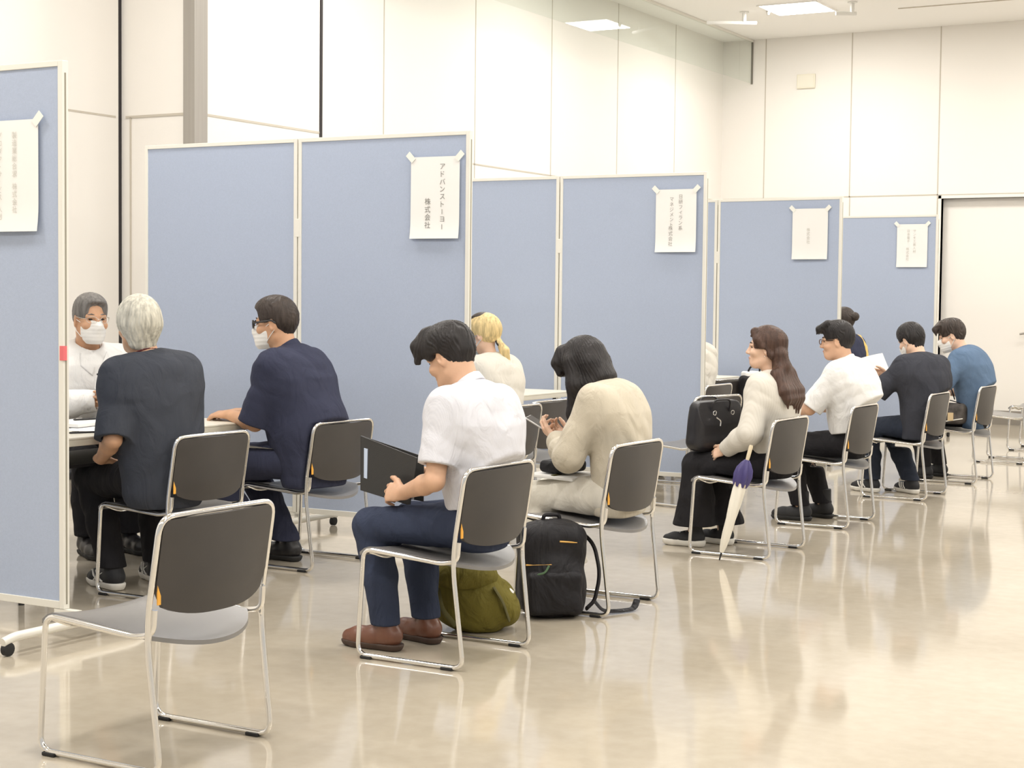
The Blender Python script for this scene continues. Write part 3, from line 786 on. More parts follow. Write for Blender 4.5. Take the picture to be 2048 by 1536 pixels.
class Person:
    def __init__(self, x, y, heading, label, skinm, **kw):
        self.__dict__.update(DEF); self.__dict__.update(kw)
        self.x, self.y, self.hdg = x, y, heading; self.skinm = skinm; self.label = label
        self.pose()
    def pose(s):
        # spine
        p = V3(*s.hip); s.sp = [p]; n = 5
        for i in range(n):
            a = s.lean + s.curve * (i / (n - 1)) * 2 - s.curve * 0.6
            d = unit(V3(math.sin(s.side), math.sin(a), math.cos(a))); p = p + d * s.L / n; s.sp.append(p)
        s.updir = d
        s.right = rot((0, 0, 1), s.twist) @ V3(1, 0, 0)
        s.right = unit(s.right - d * (s.right @ d)); s.fwd = np.cross(d, s.right)
        c7 = s.sp[-1]; s.c7 = c7
        s.shL = c7 - s.right * s.shoulder - d * 0.055 + s.fwd * 0.012; s.shR = c7 + s.right * s.shoulder - d * 0.055 + s.fwd * 0.012
        s.elL, s.wrL = ik(s.shL, V3(*s.handL), 0.285, 0.245, s.poleL); s.elR, s.wrR = ik(s.shR, V3(*s.handR), 0.285, 0.245, s.poleR)
        # head
        yaw, pitch, roll = s.head
        s.Mh = rot((0, 0, 1), s.twist + yaw) @ rot((1, 0, 0), -pitch) @ rot((0, 1, 0), roll)   # pitch > 0 looks down
        a = s.neck; nd = unit(s.fwd * math.sin(a) + V3(0, 0, 1) * math.cos(a) + s.right * s.neckside)
        s.nk = c7 + nd * 0.085
        s.hc = s.nk + s.Mh @ V3(0, 0.035, 0.075)
        # legs
        s.hpL = V3(*s.hip) + V3(-0.085, 0, 0.0); s.hpR = V3(*s.hip) + V3(0.085, 0, 0.0)
        kx = s.kneeW if hasattr(s.kneeW, '__len__') else (s.kneeW, s.kneeW)
        ky = s.knee if hasattr(s.knee, '__len__') else (s.knee, s.knee); kz = s.kneez if hasattr(s.kneez, '__len__') else (s.kneez, s.kneez)
        s.knL = V3(-kx[0], ky[0], kz[0]); s.knR = V3(kx[1], ky[1], kz[1])
        s.anL = V3(-s.ankleW[0], s.ankle[0], 0.085); s.anR = V3(s.ankleW[1], s.ankle[1], 0.085)
    def W(s, p):
        p = np.asarray(p, float) * s.scale; a = math.radians(s.hdg - 90)
        return V3(s.x + p[0] * math.cos(a) - p[1] * math.sin(a), s.y + p[0] * math.sin(a) + p[1] * math.cos(a), p[2])
    def seat_clip(s, F, pad=0.0, low=0.34):
        """cloth and body press against the backrest and the seat of the chair"""
        if not s.chair: return
        cx, cy, ch = s.chair; a = math.radians(s.hdg - 90); b = math.radians(ch - 90); k = s.scale
        ca, sa, cb, sb = math.cos(a), math.sin(a), math.cos(b), math.sin(b)
        def loc(x, y, z):
            wx = s.x + k * (x * ca - y * sa) - cx; wy = s.y + k * (x * sa + y * ca) - cy
            return wx * cb + wy * sb, -wx * sb + wy * cb, k * z
        def back(x, y, z):
            X, Y, Z = loc(x, y, z); t = (0.780 - Z) / 0.35
            xn = np.minimum(np.abs(X) / 0.257, 1)
            yb = -0.262 + 0.054 * t - 0.050 * (1 - xn * xn) * (0.35 + 0.65 * np.minimum(1, np.maximum(t, 0) * 1.6)) + 0.022 + pad - 1.1 * np.maximum(Z - 0.775, 0)
            return np.maximum(Y - yb, 0.40 - Z) * 0.75 / k
        def seat(x, y, z):
            X, Y, Z = loc(x, y, z)
            zs = 0.430 + 0.09 * np.clip(Y + 0.02, -0.3, 0.2) * (Y > -0.02) + pad
            return np.maximum(np.maximum(Z - zs, Y - 0.17), low - Z + 0 * X) / k
        F.custom(V3(-0.5, -0.6, 0.3), V3(0.5, 0.1, 1.0), back, 0.012, '-')
        F.custom(V3(-0.5, -0.6, 0.2), V3(0.5, 0.35, 0.5), seat, 0.010, '-')
    def Hd(s, p): return s.hc + s.Mh @ np.asarray(p, float)
    def torso_radii(s):
        b = s.bulk; g = s.belly
        if s.sex == 'm': r = [(0.160, 0.118), (0.150, 0.108), (0.148, 0.108), (0.158, 0.112), (0.160, 0.105), (0.085, 0.065)]
        else: r = [(0.165, 0.115), (0.140, 0.098), (0.130, 0.094), (0.140, 0.105), (0.142, 0.095), (0.075, 0.058)]
        r = [(a * b, c * b) for a, c in r]
        r[1] = (r[1][0] + g * 0.6, r[1][1] + g); r[2] = (r[2][0] + g * 0.5, r[2][1] + g * 0.9)
        return r
    def torso_ops(s, F, off=0.0, i0=0, i1=5, k=0.08, fwdshift=0.0):
        r = s.torso_radii()
        for i in range(i0, i1):
            ra = (r[i][0] + off, r[i][1] + off); rb = (r[i + 1][0] + off, r[i + 1][1] + off)
            rt = s.right if i >= 2 else V3(1, 0, 0)
            sh = s.fwd * 0.02 * (1 if i >= 2 else 0.5)
            e = s.sp[i + 1] - (s.updir * 0.06 if i == 4 else 0)
            F.ecap(s.sp[i] + sh * (i > 0), e + sh * (i < 4), ra, rb, rt, k)
        if i1 == 5:
            for sh in (s.shL, s.shR):
                F.cap(s.c7 - s.updir * 0.068 + s.fwd * 0.005, sh, 0.050 + off, 0.054 + off, 0.08)
            F.cap(s.shL - s.updir * 0.08 + s.right * 0.05, s.shR - s.updir * 0.08 - s.right * 0.05, 0.080 + off, None, 0.10)
    def head_ops(s, F):
        E = s.Hd; M = s.Mh; w = 0.97 if s.sex == 'm' else 0.94
        F.ell(E((0, -0.012, 0.028)), (0.0755 * w, 0.094, 0.088), M, 0.02)
        F.ell(E((0, 0.022, -0.035)), (0.062 * w, 0.066, 0.074), M, 0.03)
        F.ell(E((0, 0.050, -0.088)), (0.034, 0.034, 0.026), M, 0.03)
        F.cap(E((-0.045, -0.005, -0.065)), E((-0.02, 0.055, -0.095)), 0.022, 0.018, 0.03)
        F.cap(E((0.045, -0.005, -0.065)), E((0.02, 0.055, -0.095)), 0.022, 0.018, 0.03)
        for sx in (-1, 1):
            F.ell(E((sx * 0.031, 0.085, 0.004)), (0.017, 0.012, 0.011), M, 0.012, '-')
            F.ell(E((sx * 0.043, 0.062, -0.028)), (0.021, 0.021, 0.018), M, 0.025)
            Me = M @ rot((0, 0, 1), sx * -0.35) @ rot((1, 0, 0), -0.15)
            F.ell(E((sx * 0.0765, -0.008, -0.008)), (0.0085, 0.019, 0.033), Me, 0.008)
            F.ell(E((sx * 0.084, -0.002, -0.004)), (0.005, 0.010, 0.018), Me, 0.005, '-')
            F.cap(E((sx * 0.012, 0.083, 0.020)), E((sx * 0.045, 0.071, 0.018)), 0.011, 0.010, 0.012)
        F.cap(E((0, 0.086, 0.008)), E((0, 0.102, -0.028)), 0.007, 0.0115, 0.012)
        F.ell(E((-0.011, 0.092, -0.033)), (0.008, 0.010, 0.008), M, 0.006); F.ell(E((0.011, 0.092, -0.033)), (0.008, 0.010, 0.008), M, 0.006)
        F.ell(E((0, 0.083, -0.060)), (0.023, 0.011, 0.007), M, 0.006); F.ell(E((0, 0.080, -0.071)), (0.019, 0.011, 0.007), M, 0.006)
        rn = 0.058 if s.sex == 'm' else 0.049
        F.chain([s.c7 - s.updir * 0.03 + s.fwd * 0.01, s.nk + s.Mh @ V3(0, 0.015, 0.02), E((0, -0.012, -0.03))], [rn + 0.006, rn - 0.003, rn], 0.025)
    def build(s):
        F = Field(s.vs)
        s.torso_ops(F, -0.012)
        s.head_ops(F)
        for hp, kn, an, sg in ((s.hpL, s.knL, s.anL, -1), (s.hpR, s.knR, s.anR, 1)):
            F.chain([hp, kn], [0.075, 0.050], 0.03); F.chain([kn, kn * 0.55 + an * 0.45 + V3(0, -0.015, 0), an], [0.048, 0.046, 0.034], 0.02)
            t = V3(sg * s.toe_out, 1, 0); F.chain([an, an + V3(0, 0.02, -0.05), an + t * 0.13 + V3(0, 0, -0.06)], [0.032, 0.026, 0.016], 0.02)
        ar = 0.96 if s.sex == 'm' else 0.80
        for sh, el, wr, hd, hn, cu, th, sg in ((s.shL, s.elL, s.wrL, s.hdL, s.hnL, s.curlL, s.thL, -1), (s.shR, s.elR, s.wrR, s.hdR, s.hnR, s.curlR, s.thR, 1)):
            F.chain([sh, el], [0.048 * ar, 0.040 * ar], 0.03)
            F.chain([el, el * 0.68 + wr * 0.32, wr], [0.040 * ar, 0.041 * ar, 0.026 * ar], 0.012)
            hand_ops(F, wr, V3(*hd), V3(*hn), sg, cu, th, sc=0.98 if s.sex == 'm' else 0.92)
        s.seat_clip(F, 0.014)
        o = net_obj('person', F.mesh(), s.skinm, None, None, s.scale)
        o.location = (s.x, s.y, 0); o.rotation_euler = (0, 0, math.radians(s.hdg - 90))
        tag(o, s.label, 'person'); s.o = o
        if s.face:
            for sx in (-1, 1):
                F2 = Field(0.0035); F2.ell((sx * 0.031, 0.0745, 0.004), (0.0125, 0.009, 0.0052), None, 0)
                net_obj('eye', F2.mesh(), M_eye, o, (s.Mh, s.hc), s.scale)
                mb = MB(); mb.tube([s.Hd((sx * 0.014, 0.0885, 0.026)) * s.scale, s.Hd((sx * 0.030, 0.0865, 0.031)) * s.scale, s.Hd((sx * 0.047, 0.075, 0.027)) * s.scale], [0.0028, 0.0036, 0.002], 6, flat=(1, 1))
                mb.build('eyebrow', s.__dict__.get('browm', M_brow), o)
        return s
    # --- clothes
    def trousers(s, m_, seed=1, loose=0.012, hem=0.11, flare=0.0, top=1, amp=0.004, name='trousers'):
        F = Field(max(s.vs, 0.0055))
        s.torso_ops(F, 0.010, 0, top, 0.05)
        F.plane((0, 0, 0.625), (0, -0.15, 1))
        for hp, kn, an in ((s.hpL, s.knL, s.anL), (s.hpR, s.knR, s.anR)):
            F.chain([hp + V3(0, 0.0, 0.005), kn], [0.088 + loose * 0.5, 0.060 + loose], 0.03)
            e = an + (kn - an) * max(0.0, (hem - 0.085) / 0.4)
            F.chain([kn, kn * 0.5 + an * 0.5 + V3(0, -0.012, 0), e], [0.059 + loose, 0.054 + loose + flare * 0.5, 0.046 + loose + flare], 0.02)
        F.disp(folds(seed, 26, amp, (0.1, 0.55, 0.6))); F.disp(folds(seed + 9, 48, amp * 0.5, (0.4, -0.5, 0.8)))
        s.seat_clip(F)
        F.plane((0, 0, hem), (0, 0, -1), lo=V3(-1, -0.1, -1), hi=V3(1, 1.5, hem + 0.12))
        return net_obj(name, F.mesh(), m_, s.o, None, s.scale)
    def shirt(s, m_, seed=2, off=0.012, start=0, sleeve=0.75, sl_r=0.020, amp=0.0045, collar=None, hem=0.0, long=False, cuff=1.0, foldv=(0.45, 0.25, 0.9), name='shirt', neck_r=0.066, vs=None, loose_back=0.0, hemdrop=0.05):
        """sleeve: share of the upper arm covered (short), or long=True with cuff = share of the forearm"""
        F = Field(vs or max(s.vs, 0.005))
        s.torso_ops(F, off, start, 5, 0.09)
        if loose_back:
            F.ecap(s.sp[1] - s.fwd * loose_back, s.sp[3] - s.fwd * loose_back * 0.6, (0.13 * s.bulk, 0.10), (0.13 * s.bulk, 0.10), s.right, 0.06)
        if hemdrop: F.ecap(s.sp[start] - V3(0, 0.005, hemdrop), s.sp[start + 1], tuple(q + off + 0.008 for q in s.torso_radii()[start]), tuple(q + off for q in s.torso_radii()[start + 1]), V3(1, 0, 0), 0.04)
        ar = 1.0 if s.sex == 'm' else 0.86
        for sh, el, wr in ((s.shL, s.elL, s.wrL), (s.shR, s.elR, s.wrR)):
            S = Field(0.005)
            if long:
                e = el + (wr - el) * cuff; dr = unit(wr - el); r0, r1 = 0.036 * ar + 0.008, 0.031 * ar + 0.006
                S.chain([sh, el, el + (e - el) * 0.4, e + dr * 0.03], [0.056 * ar + sl_r * 0.6, 0.046 * ar + sl_r, 0.043 * ar + sl_r, 0.030 * ar + sl_r * 0.75], 0.03)
            else:
                e = sh + (el - sh) * sleeve; dr = unit(el - sh); r0, r1 = 0.047 * ar + 0.004, 0.046 * ar + 0.006
                S.chain([sh, e + dr * 0.04], [0.056 * ar + sl_r * 0.6, 0.047 * ar + sl_r * 1.15], 0.03)
            q = e + dr * 0.012
            fold_s = folds(seed + 3, 24, amp, (0.5, 0.6, 0.5)); S.disp(fold_s)
            S.plane(q, dr)
            S.cap(q - dr * 0.03, q + dr * 0.03, r0, r1, 0.003); S.ops[-1] = S.ops[-1][:4] + ('-',)
            if long:       # the plane must not cut the upper arm of a folded elbow
                U = Field(0.005); U.chain([sh, el], [0.056 * ar + sl_r * 0.6, 0.046 * ar + sl_r], 0.02); S.custom(np.minimum(sh, el) - 0.1, np.maximum(sh, el) + 0.1, U.evalf, 0.02, '+')
            P_ = np.array([sh, el, e]); F.custom(P_.min(0) - 0.09, P_.max(0) + 0.09, S.evalf, 0.035, '+')
        F.disp(folds(seed, 20, amp, foldv)); F.disp(folds(seed + 5, 42, amp * 0.45, (foldv[1], -foldv[0], foldv[2])))
        s.seat_clip(F, 0.001, 0.05)
        # neck opening
        nd = unit(s.nk - s.c7)
        F.custom(s.c7 - 0.14, s.c7 + 0.22, (lambda c, n_: lambda x, y, z: np.maximum(np.sqrt(np.maximum(((x - c[0]) ** 2 + (y - c[1]) ** 2 + (z - c[2]) ** 2) - ((x - c[0]) * n_[0] + (y - c[1]) * n_[1] + (z - c[2]) * n_[2]) ** 2, 0)) - neck_r, -((x - c[0]) * n_[0] + (y - c[1]) * n_[1] + (z - c[2]) * n_[2]) - 0.0))(s.c7 + s.fwd * 0.02, nd), 0.006, '-')
        if hem: F.plane((0, 0, hem), (0, -0.15, -1))
        o = net_obj(name, F.mesh(), m_, s.o, None, s.scale)
        if collar:
            G = Field(0.0035); n_ = nd; c0 = s.c7 + s.fwd * 0.016 + n_ * (0.016)
            rt = s.right; fw = np.cross(n_, rt)
            h, r = collar
            def band(x, y, z):
                px, py, pz = x - c0[0], y - c0[1], z - c0[2]
                a = px * n_[0] + py * n_[1] + pz * n_[2]; u = px * rt[0] + py * rt[1] + pz * rt[2]; w = px * fw[0] + py * fw[1] + pz * fw[2]
                rho = np.sqrt(u * u + (w * 0.92) ** 2)
                a2 = a + 0.30 * w                      # collar dips at the throat
                d = np.maximum(np.abs(rho - (r + 0.010 - 0.25 * a2)) - 0.0045, np.abs(a2) - h)
                return np.maximum(d, 0.010 - (np.abs(u) + np.maximum(0, -w) * 4 - 0.004))
            G.custom(c0 - 0.12, c0 + 0.12, band, 0.0)
            net_obj('collar', G.mesh(), m_, o, None, s.scale)
        return o
    def shoe(s, m_, sole_m, rad=1.0, high=0.0, name='shoe', sole_h=0.028, stripes_m=None, seed=3):
        out = []
        for an, sg in ((s.anL, -1), (s.anR, 1)):
            t = unit(V3(sg * s.toe_out, 1, 0)); b = V3(an[0], an[1], 0)
            F = Field(0.0045)
            F.chain([b - t * 0.03 + V3(0, 0, 0.058), b + t * 0.05 + V3(0, 0, 0.050), b + t * 0.125 + V3(0, 0, 0.040), b + t * 0.17 + V3(0, 0, 0.036)], [0.040 * rad, 0.040 * rad, 0.039 * rad, 0.030 * rad], 0.02)
            F.cap(b - t * 0.012 + V3(0, 0, 0.06), b - t * 0.006 + V3(0, 0, 0.095 + high), 0.041, 0.043, 0.02)
            F.plane((0, 0, sole_h - 0.006), (0, 0, -1)); F.plane((0, 0, 0.105 + high), (0, 0, 1))
            o = net_obj(name, F.mesh(), m_, s.o, None, s.scale)
            G = Field(0.0045)
            G.chain([b - t * 0.034 + V3(0, 0, 0.03), b + t * 0.05 + V3(0, 0, 0.03), b + t * 0.125 + V3(0, 0, 0.03), b + t * 0.17 + V3(0, 0, 0.03)], [0.041 * rad, 0.038 * rad, 0.043 * rad, 0.034 * rad], 0.01)
            G.plane((0, 0, 0.002), (0, 0, -1)); G.plane((0, 0, sole_h), (0, 0, 1))
            net_obj('sole', G.mesh(), sole_m, o, None, s.scale)
            if stripes_m is not None:
                sd = V3(t[1], -t[0], 0)
                for sgn in (-1, 1):
                    for q, (t0, t1) in enumerate(((0.030, 0.062), (0.055, 0.087), (0.080, 0.112))) if stripes_m[1] == 'three' else enumerate(((0.02, 0.09), (0.09, 0.02), (0.06, 0.12))):
                        P0 = b + t * t0 + sd * sgn * 0.0425 * rad + V3(0, 0, 0.036); P1 = b + t * t1 + sd * sgn * 0.031 * rad + V3(0, 0, 0.078)
                        Pm = (P0 + P1) / 2 + sd * sgn * 0.006
                        mb = MB().tube([P0 * s.scale, Pm * s.scale, P1 * s.scale], 0.0065, 6, flat=(1, 0.7)); mb.build('stripe', stripes_m[0], o)
            if name == 'sneaker':
                mb = MB(); sd = V3(t[1], -t[0], 0)
                for q in range(4):
                    c = b + t * (0.045 + 0.020 * q) + V3(0, 0, 0.090 - 0.0045 * q)
                    mb.tube([(c + sd * 0.020 - V3(0, 0, 0.004)) * s.scale, (c + V3(0, 0, 0.003)) * s.scale, (c - sd * 0.020 - V3(0, 0, 0.004)) * s.scale], 0.0035, 6)
                mb.build('laces', sole_m, o)
            out.append(o)
        return out
    # --- things on the head (built in the head's own frame)
    def hair(s, m_, style, seed=4, vs=0.0035, vol=1.0, groove=0.0028, ng=34, warp=0.30):
        F = Field(vs); w = 0.97 if s.sex == 'm' else 0.94
        t = 0.013 * vol
        F.ell((0, -0.014, 0.032), (0.0755 * w + t, 0.094 + t, 0.088 + t * 1.1), None, 0.02)
        style(F, s, t)
        rs = np.random.RandomState(seed); ph = rs.rand(6) * 6.28
        def gr(x, y, z):
            a = np.arctan2(x, y + 0.03 + 0.15 * 0)
            r = np.sqrt(x * x + (y + 0.03) ** 2)
            aa = a + warp * np.sin(14 * z + ph[0]) * np.sin(3 * a + ph[1]) + 0.3 * warp * np.sin(40 * z + 5 * a + ph[2])
            amp = groove * np.clip(r / 0.05, 0.15, 1)
            return amp * (np.abs(np.sin(ng * 0.5 * aa + ph[3])) - 0.5) + amp * 0.5 * np.sin(ng * 1.7 * aa + 12 * z + ph[4])
        F.disp(gr)
        return net_obj('hair', F.mesh(), m_, s.o, (s.Mh, s.hc), s.scale)
    def mask(s, m_):
        F = Field(0.0035)
        F.ell((0, 0.028, -0.048), (0.0655, 0.070, 0.080), None, 0.01)
        F.ell((0, 0.060, -0.088), (0.040, 0.036, 0.030), None, 0.03)
        F.cap((0, 0.092, -0.006), (0, 0.106, -0.030), 0.010, 0.015, 0.03)
        F.cap((0, 0.088, -0.050), (0, 0.078, -0.095), 0.022, 0.022, 0.03)
        F.disp(lambda x, y, z: 0.0007 * np.sin(z * 330))
        F.plane((0, 0.022, -0.04), (0, -1, 0.0)); F.plane((0, 0.09, -0.004), (0, 0.25, 1)); F.plane((0, 0.05, -0.121), (0, 0, -1))
        F.plane((0.058, 0, 0), (1, -0.2, 0)); F.plane((-0.058, 0, 0), (-1, -0.2, 0))
        o = net_obj('face_mask', F.mesh(), m_, s.o, (s.Mh, s.hc), s.scale)
        for sx in (-1, 1):
            for p0, p1 in (((0.060, 0.035, -0.016), (0.079, -0.012, 0.012)), ((0.060, 0.030, -0.085), (0.079, -0.016, -0.030))):
                a = V3(sx * p0[0], *p0[1:]); b = V3(sx * p1[0], *p1[1:]); mid = (a + b) / 2 + V3(sx * 0.006, 0, 0)
                MB().tube([s.Hd(q) * s.scale for q in (a, mid, b)], 0.0022, 6).build('ear_loop', m_, o)
        return o
    def glasses(s, m_, rim=0.0022, top_only=False):
        mb = MB()
        for sx in (-1, 1):
            c = V3(sx * 0.033, 0.103, 0.002)
            pts = [c + V3(0.026 * math.cos(a) * (1 if abs(math.cos(a)) < 0.8 else 0.98), -0.010 * (math.cos(a) * sx) ** 1 * 1.0 - 0.0, 0.017 * math.sin(a)) for a in np.linspace(0, 2 * PI, 21)[:-1]]
            mb.tube([s.Hd(p) * s.scale for p in pts], rim * s.scale, 6, closed=True)
            mb.tube([s.Hd(p) * s.scale for p in (c + V3(sx * 0.026, -0.010, 0.006), V3(sx * 0.076, 0.06, 0.010), V3(sx * 0.0815, -0.005, 0.016), V3(sx * 0.080, -0.024, 0.002))], rim * 1.1 * s.scale, 6)
        mb.tube([s.Hd(p) * s.scale for p in (V3(-0.008, 0.110, 0.006), V3(0.008, 0.110, 0.006))], rim * s.scale, 6)
        return mb.build('glasses', m_, s.o)
    def lips(s):
        F = Field(0.003); F.ell((0, 0.0845, -0.060), (0.0215, 0.011, 0.0062), None, 0.003); F.ell((0, 0.0815, -0.0705), (0.018, 0.011, 0.0062), None, 0.003)
        return net_obj('lips', F.mesh(), M_lip, s.o, (s.Mh, s.hc), s.scale)

# hair styles: each shapes the field in the head frame (y forwards, z up)
def face_cut(F, zl=0.058, w=0.060, y=0.098, k=0.012, d=0.10):
    F.rbox((0, y + 0.03, zl - d), (w, 0.062, d), 0.03, None, k, '-')
def ear_cut(F, r=0.030, z=-0.012, y=0.004):
    for sx in (-1, 1): F.ell((sx * 0.085, y, z), (0.035, r * 0.8, r), None, 0.008, '-')
def st_short(nape=-0.055, zl=0.058, side=-0.02, fringe=None, topvol=0.0, sidecut=True):
    def fn(F, s, t):
        if topvol: F.ell((0, 0.008, 0.070 + topvol * 0.5), (0.072, 0.092, 0.056 + topvol), None, 0.03)
        F.ecap((0, -0.060, 0.0), (0, -0.050, nape + 0.012), (0.062, 0.045), (0.050, 0.034), (1, 0, 0), 0.02)
        if fringe: fringe(F, s)
        face_cut(F, zl)
        for sx in (-1, 1): F.rbox((sx * 0.07, 0.062, -0.07), (0.05, 0.05, 0.075), 0.02, None, 0.006, '-')
        ear_cut(F)
        F.plane((0, -0.06, nape), (0, 0.35, -1))
    return fn

# ------------------------------------------------------------------ people waiting along the aisle
C_pin = wrinkle(stripes('pale pinstripe cotton', (0.645, 0.645, 0.69), (0.675, 0.675, 0.715), 75, 'X'))
C_navytr = cloth('navy trousers', (0.040, 0.050, 0.085)); C_brownshoe = mat('brown leather', (0.16, 0.065, 0.038), 0.35, noise=(9, 0.15), bump=(60, 0.2))
C_brownsole = mat('dark brown sole', (0.06, 0.035, 0.025), 0.6)
C_white = cloth('white cotton', (0.76, 0.75, 0.73), 0.02); C_cream = cloth('cream knit', (0.68, 0.645, 0.57), 0.03); C_beige = cloth('beige knit', (0.58, 0.52, 0.41), 0.04, 0.35)
C_rib = stripes('ribbed cream knit', (0.66, 0.622, 0.55), (0.69, 0.655, 0.585), 26, 'X', 0.9, 0.35)
C_blacktr = cloth('black trousers', (0.020, 0.019, 0.021)); C_jean = cloth('dark jeans', (0.028, 0.034, 0.05)); C_char = cloth('charcoal cotton', (0.045, 0.047, 0.058)); C_blue = cloth('slate blue cotton', (0.115, 0.175, 0.27))
C_slate = cloth('dark slate jersey', (0.055, 0.060, 0.074)); C_navy = cloth('navy twill', (0.042, 0.046, 0.078)); C_blackshoe = mat('black canvas', (0.018, 0.018, 0.02), 0.7, bump=(200, 0.2)); C_blackl = mat('black leather', (0.02, 0.019, 0.02), 0.35)
C_whsole = mat('white rubber sole', (0.78, 0.75, 0.68), 0.6); C_blsole = mat('black sole', (0.02, 0.02, 0.02), 0.7)
C_mustard = cloth('mustard cotton', (0.70, 0.50, 0.16)); C_crtr = cloth('cream trousers', (0.70, 0.66, 0.57))

def fringe_m5(F, s):
    for x in np.linspace(-0.06, 0.06, 7):
        F.chain([(x * 0.8, 0.045, 0.115), (x, 0.094, 0.085), (x * 1.05 + 0.004, 0.112, 0.045 - 0.02 * (x < 0)), (x * 1.05, 0.108, 0.012)], [0.024, 0.023, 0.015, 0.004], 0.012)
    F.ell((0, 0.0, 0.075), (0.086, 0.106, 0.066), None, 0.03)
    for sx in (-1, 1): F.ell((sx * 0.066, 0.0, 0.052), (0.030, 0.088, 0.046), None, 0.03)
m5 = Person(chair=(-3.512, 5.649, 179.5), x=-3.44, y=5.68, heading=175, label='seated young man in a pale pinstriped short-sleeved shirt holding an open black folder', skinm=SK1, vs=0.004, scale=1.035,
            lean=0.06, curve=0.18, neck=0.45, head=(0.0, 0.42, 0.0), hip=(0, -0.10, 0.52), knee=(0.36, 0.36), kneeW=(0.13, 0.13), ankle=(0.28, 0.24), ankleW=(0.13, 0.08),
            handL=(-0.17, 0.17, 0.635), handR=(0.21, 0.27, 0.64), poleL=(-0.5, -0.75, -0.5), poleR=(0.5, -0.75, -0.5),
            hdL=(0.12, 1, -0.05), hnL=(0.9, 0.0, -0.45), curlL=(0.55, 0.7, 0.5), thL=0.25, hdR=(-0.1, 1, 0.0), hnR=(-1, 0, -0.3), curlR=(0.5, 0.6, 0.5)).build()
m5.trousers(C_navytr, 11, 0.012, 0.10, amp=0.005, top=1)
m5.shirt(C_pin, 12, 0.016, 1, 0.74, 0.022, 0.0055, collar=(0.020, 0.058), loose_back=0.02, hemdrop=0.03, hem=0.575)
m5.shoe(C_brownshoe, C_brownsole, 1.05, 0.0, 'leather_shoe')
m5.hair(HB, st_short(-0.045, 0.050, fringe=fringe_m5), 5, vol=0.8)

def st_w6(F, s, t):
    loc = lambda p: s.Mh.T @ (np.asarray(p, float) - s.hc)
    F.ell((0, -0.01, 0.035), (0.092, 0.112, 0.104), None, 0.02)
    F.ecap((0, -0.055, 0.03), (0, -0.075, -0.10), (0.088, 0.060), (0.082, 0.045), (1, 0, 0), 0.03)
    for x in np.linspace(-0.065, 0.065, 8): F.chain([(x * 0.8, 0.055, 0.105), (x, 0.100, 0.065), (x * 1.05, 0.108, 0.012)], [0.024, 0.020, 0.012], 0.02)
    F.ell((0, 0.060, 0.062), (0.078, 0.062, 0.060), None, 0.03)
    F.rbox((0, 0.125, -0.085), (0.046, 0.060, 0.080), 0.02, None, 0.006, '-')
    for sx in (-1, 1):
        a = s.Hd((sx * 0.076, 0.020, 0.03)); b = s.Hd((sx * 0.080, 0.045, -0.08))
        e = V3(b[0] * 0.8, b[1] + 0.015, b[2] - 0.14); g = V3(b[0] * 0.75, b[1] - 0.02, b[2] - (0.33 if sx < 0 else 0.2))
        F.chain([loc(a), loc(b), loc(e), loc(g)], [0.036, 0.042, 0.036, 0.012], 0.03)
        a = s.Hd((sx * 0.055, -0.06, -0.02)); F.chain([loc(a), loc(a + V3(0, -0.01, -0.10)), loc(a + V3(0, 0.0, -0.16))], [0.045, 0.04, 0.012], 0.03)
w6 = Person(chair=(-3.511, 6.922, 179.5), x=-3.46, y=7.0, heading=175, label='seated woman in a beige cardigan with long black hair, bent over her phone', skinm=SK3, vs=0.004, sex='f', scale=1.0, bulk=0.92,
            lean=0.08, curve=0.23, neck=0.70, head=(0.05, 0.52, 0.0), hip=(0, -0.10, 0.52), shoulder=0.148, knee=(0.36, 0.36), kneeW=(0.08, 0.08), ankle=(0.22, 0.24), ankleW=(0.09, 0.09),
            handL=(-0.06, 0.24, 0.775), handR=(0.06, 0.23, 0.765), poleL=(-0.6, -0.2, -0.9), poleR=(0.6, -0.2, -0.9),
            hdL=(0.12, 0.9, 0.42), hnL=(0.55, -0.3, 0.75), curlL=(0.5, 0.7, 0.5), thL=0.5, hdR=(-0.15, 0.9, 0.35), hnR=(-0.6, -0.3, 0.7), curlR=(0.6, 0.8, 0.5), thR=0.5).build()
w6.trousers(C_crtr, 21, 0.022, 0.16, flare=0.03, amp=0.007, name='wide_trousers')
w6.shirt(C_beige, 22, 0.017, 0, long=True, cuff=0.90, sl_r=0.026, amp=0.009, name='cardigan', hemdrop=0.06, neck_r=0.060, foldv=(0.9, 0.2, 0.3))
w6.shoe(C_blackl, C_blsole, 0.92, 0.0, 'flat_shoe')
w6.hair(HB, st_w6, 7, vol=1.0, groove=0.0022, ng=44, warp=0.06)

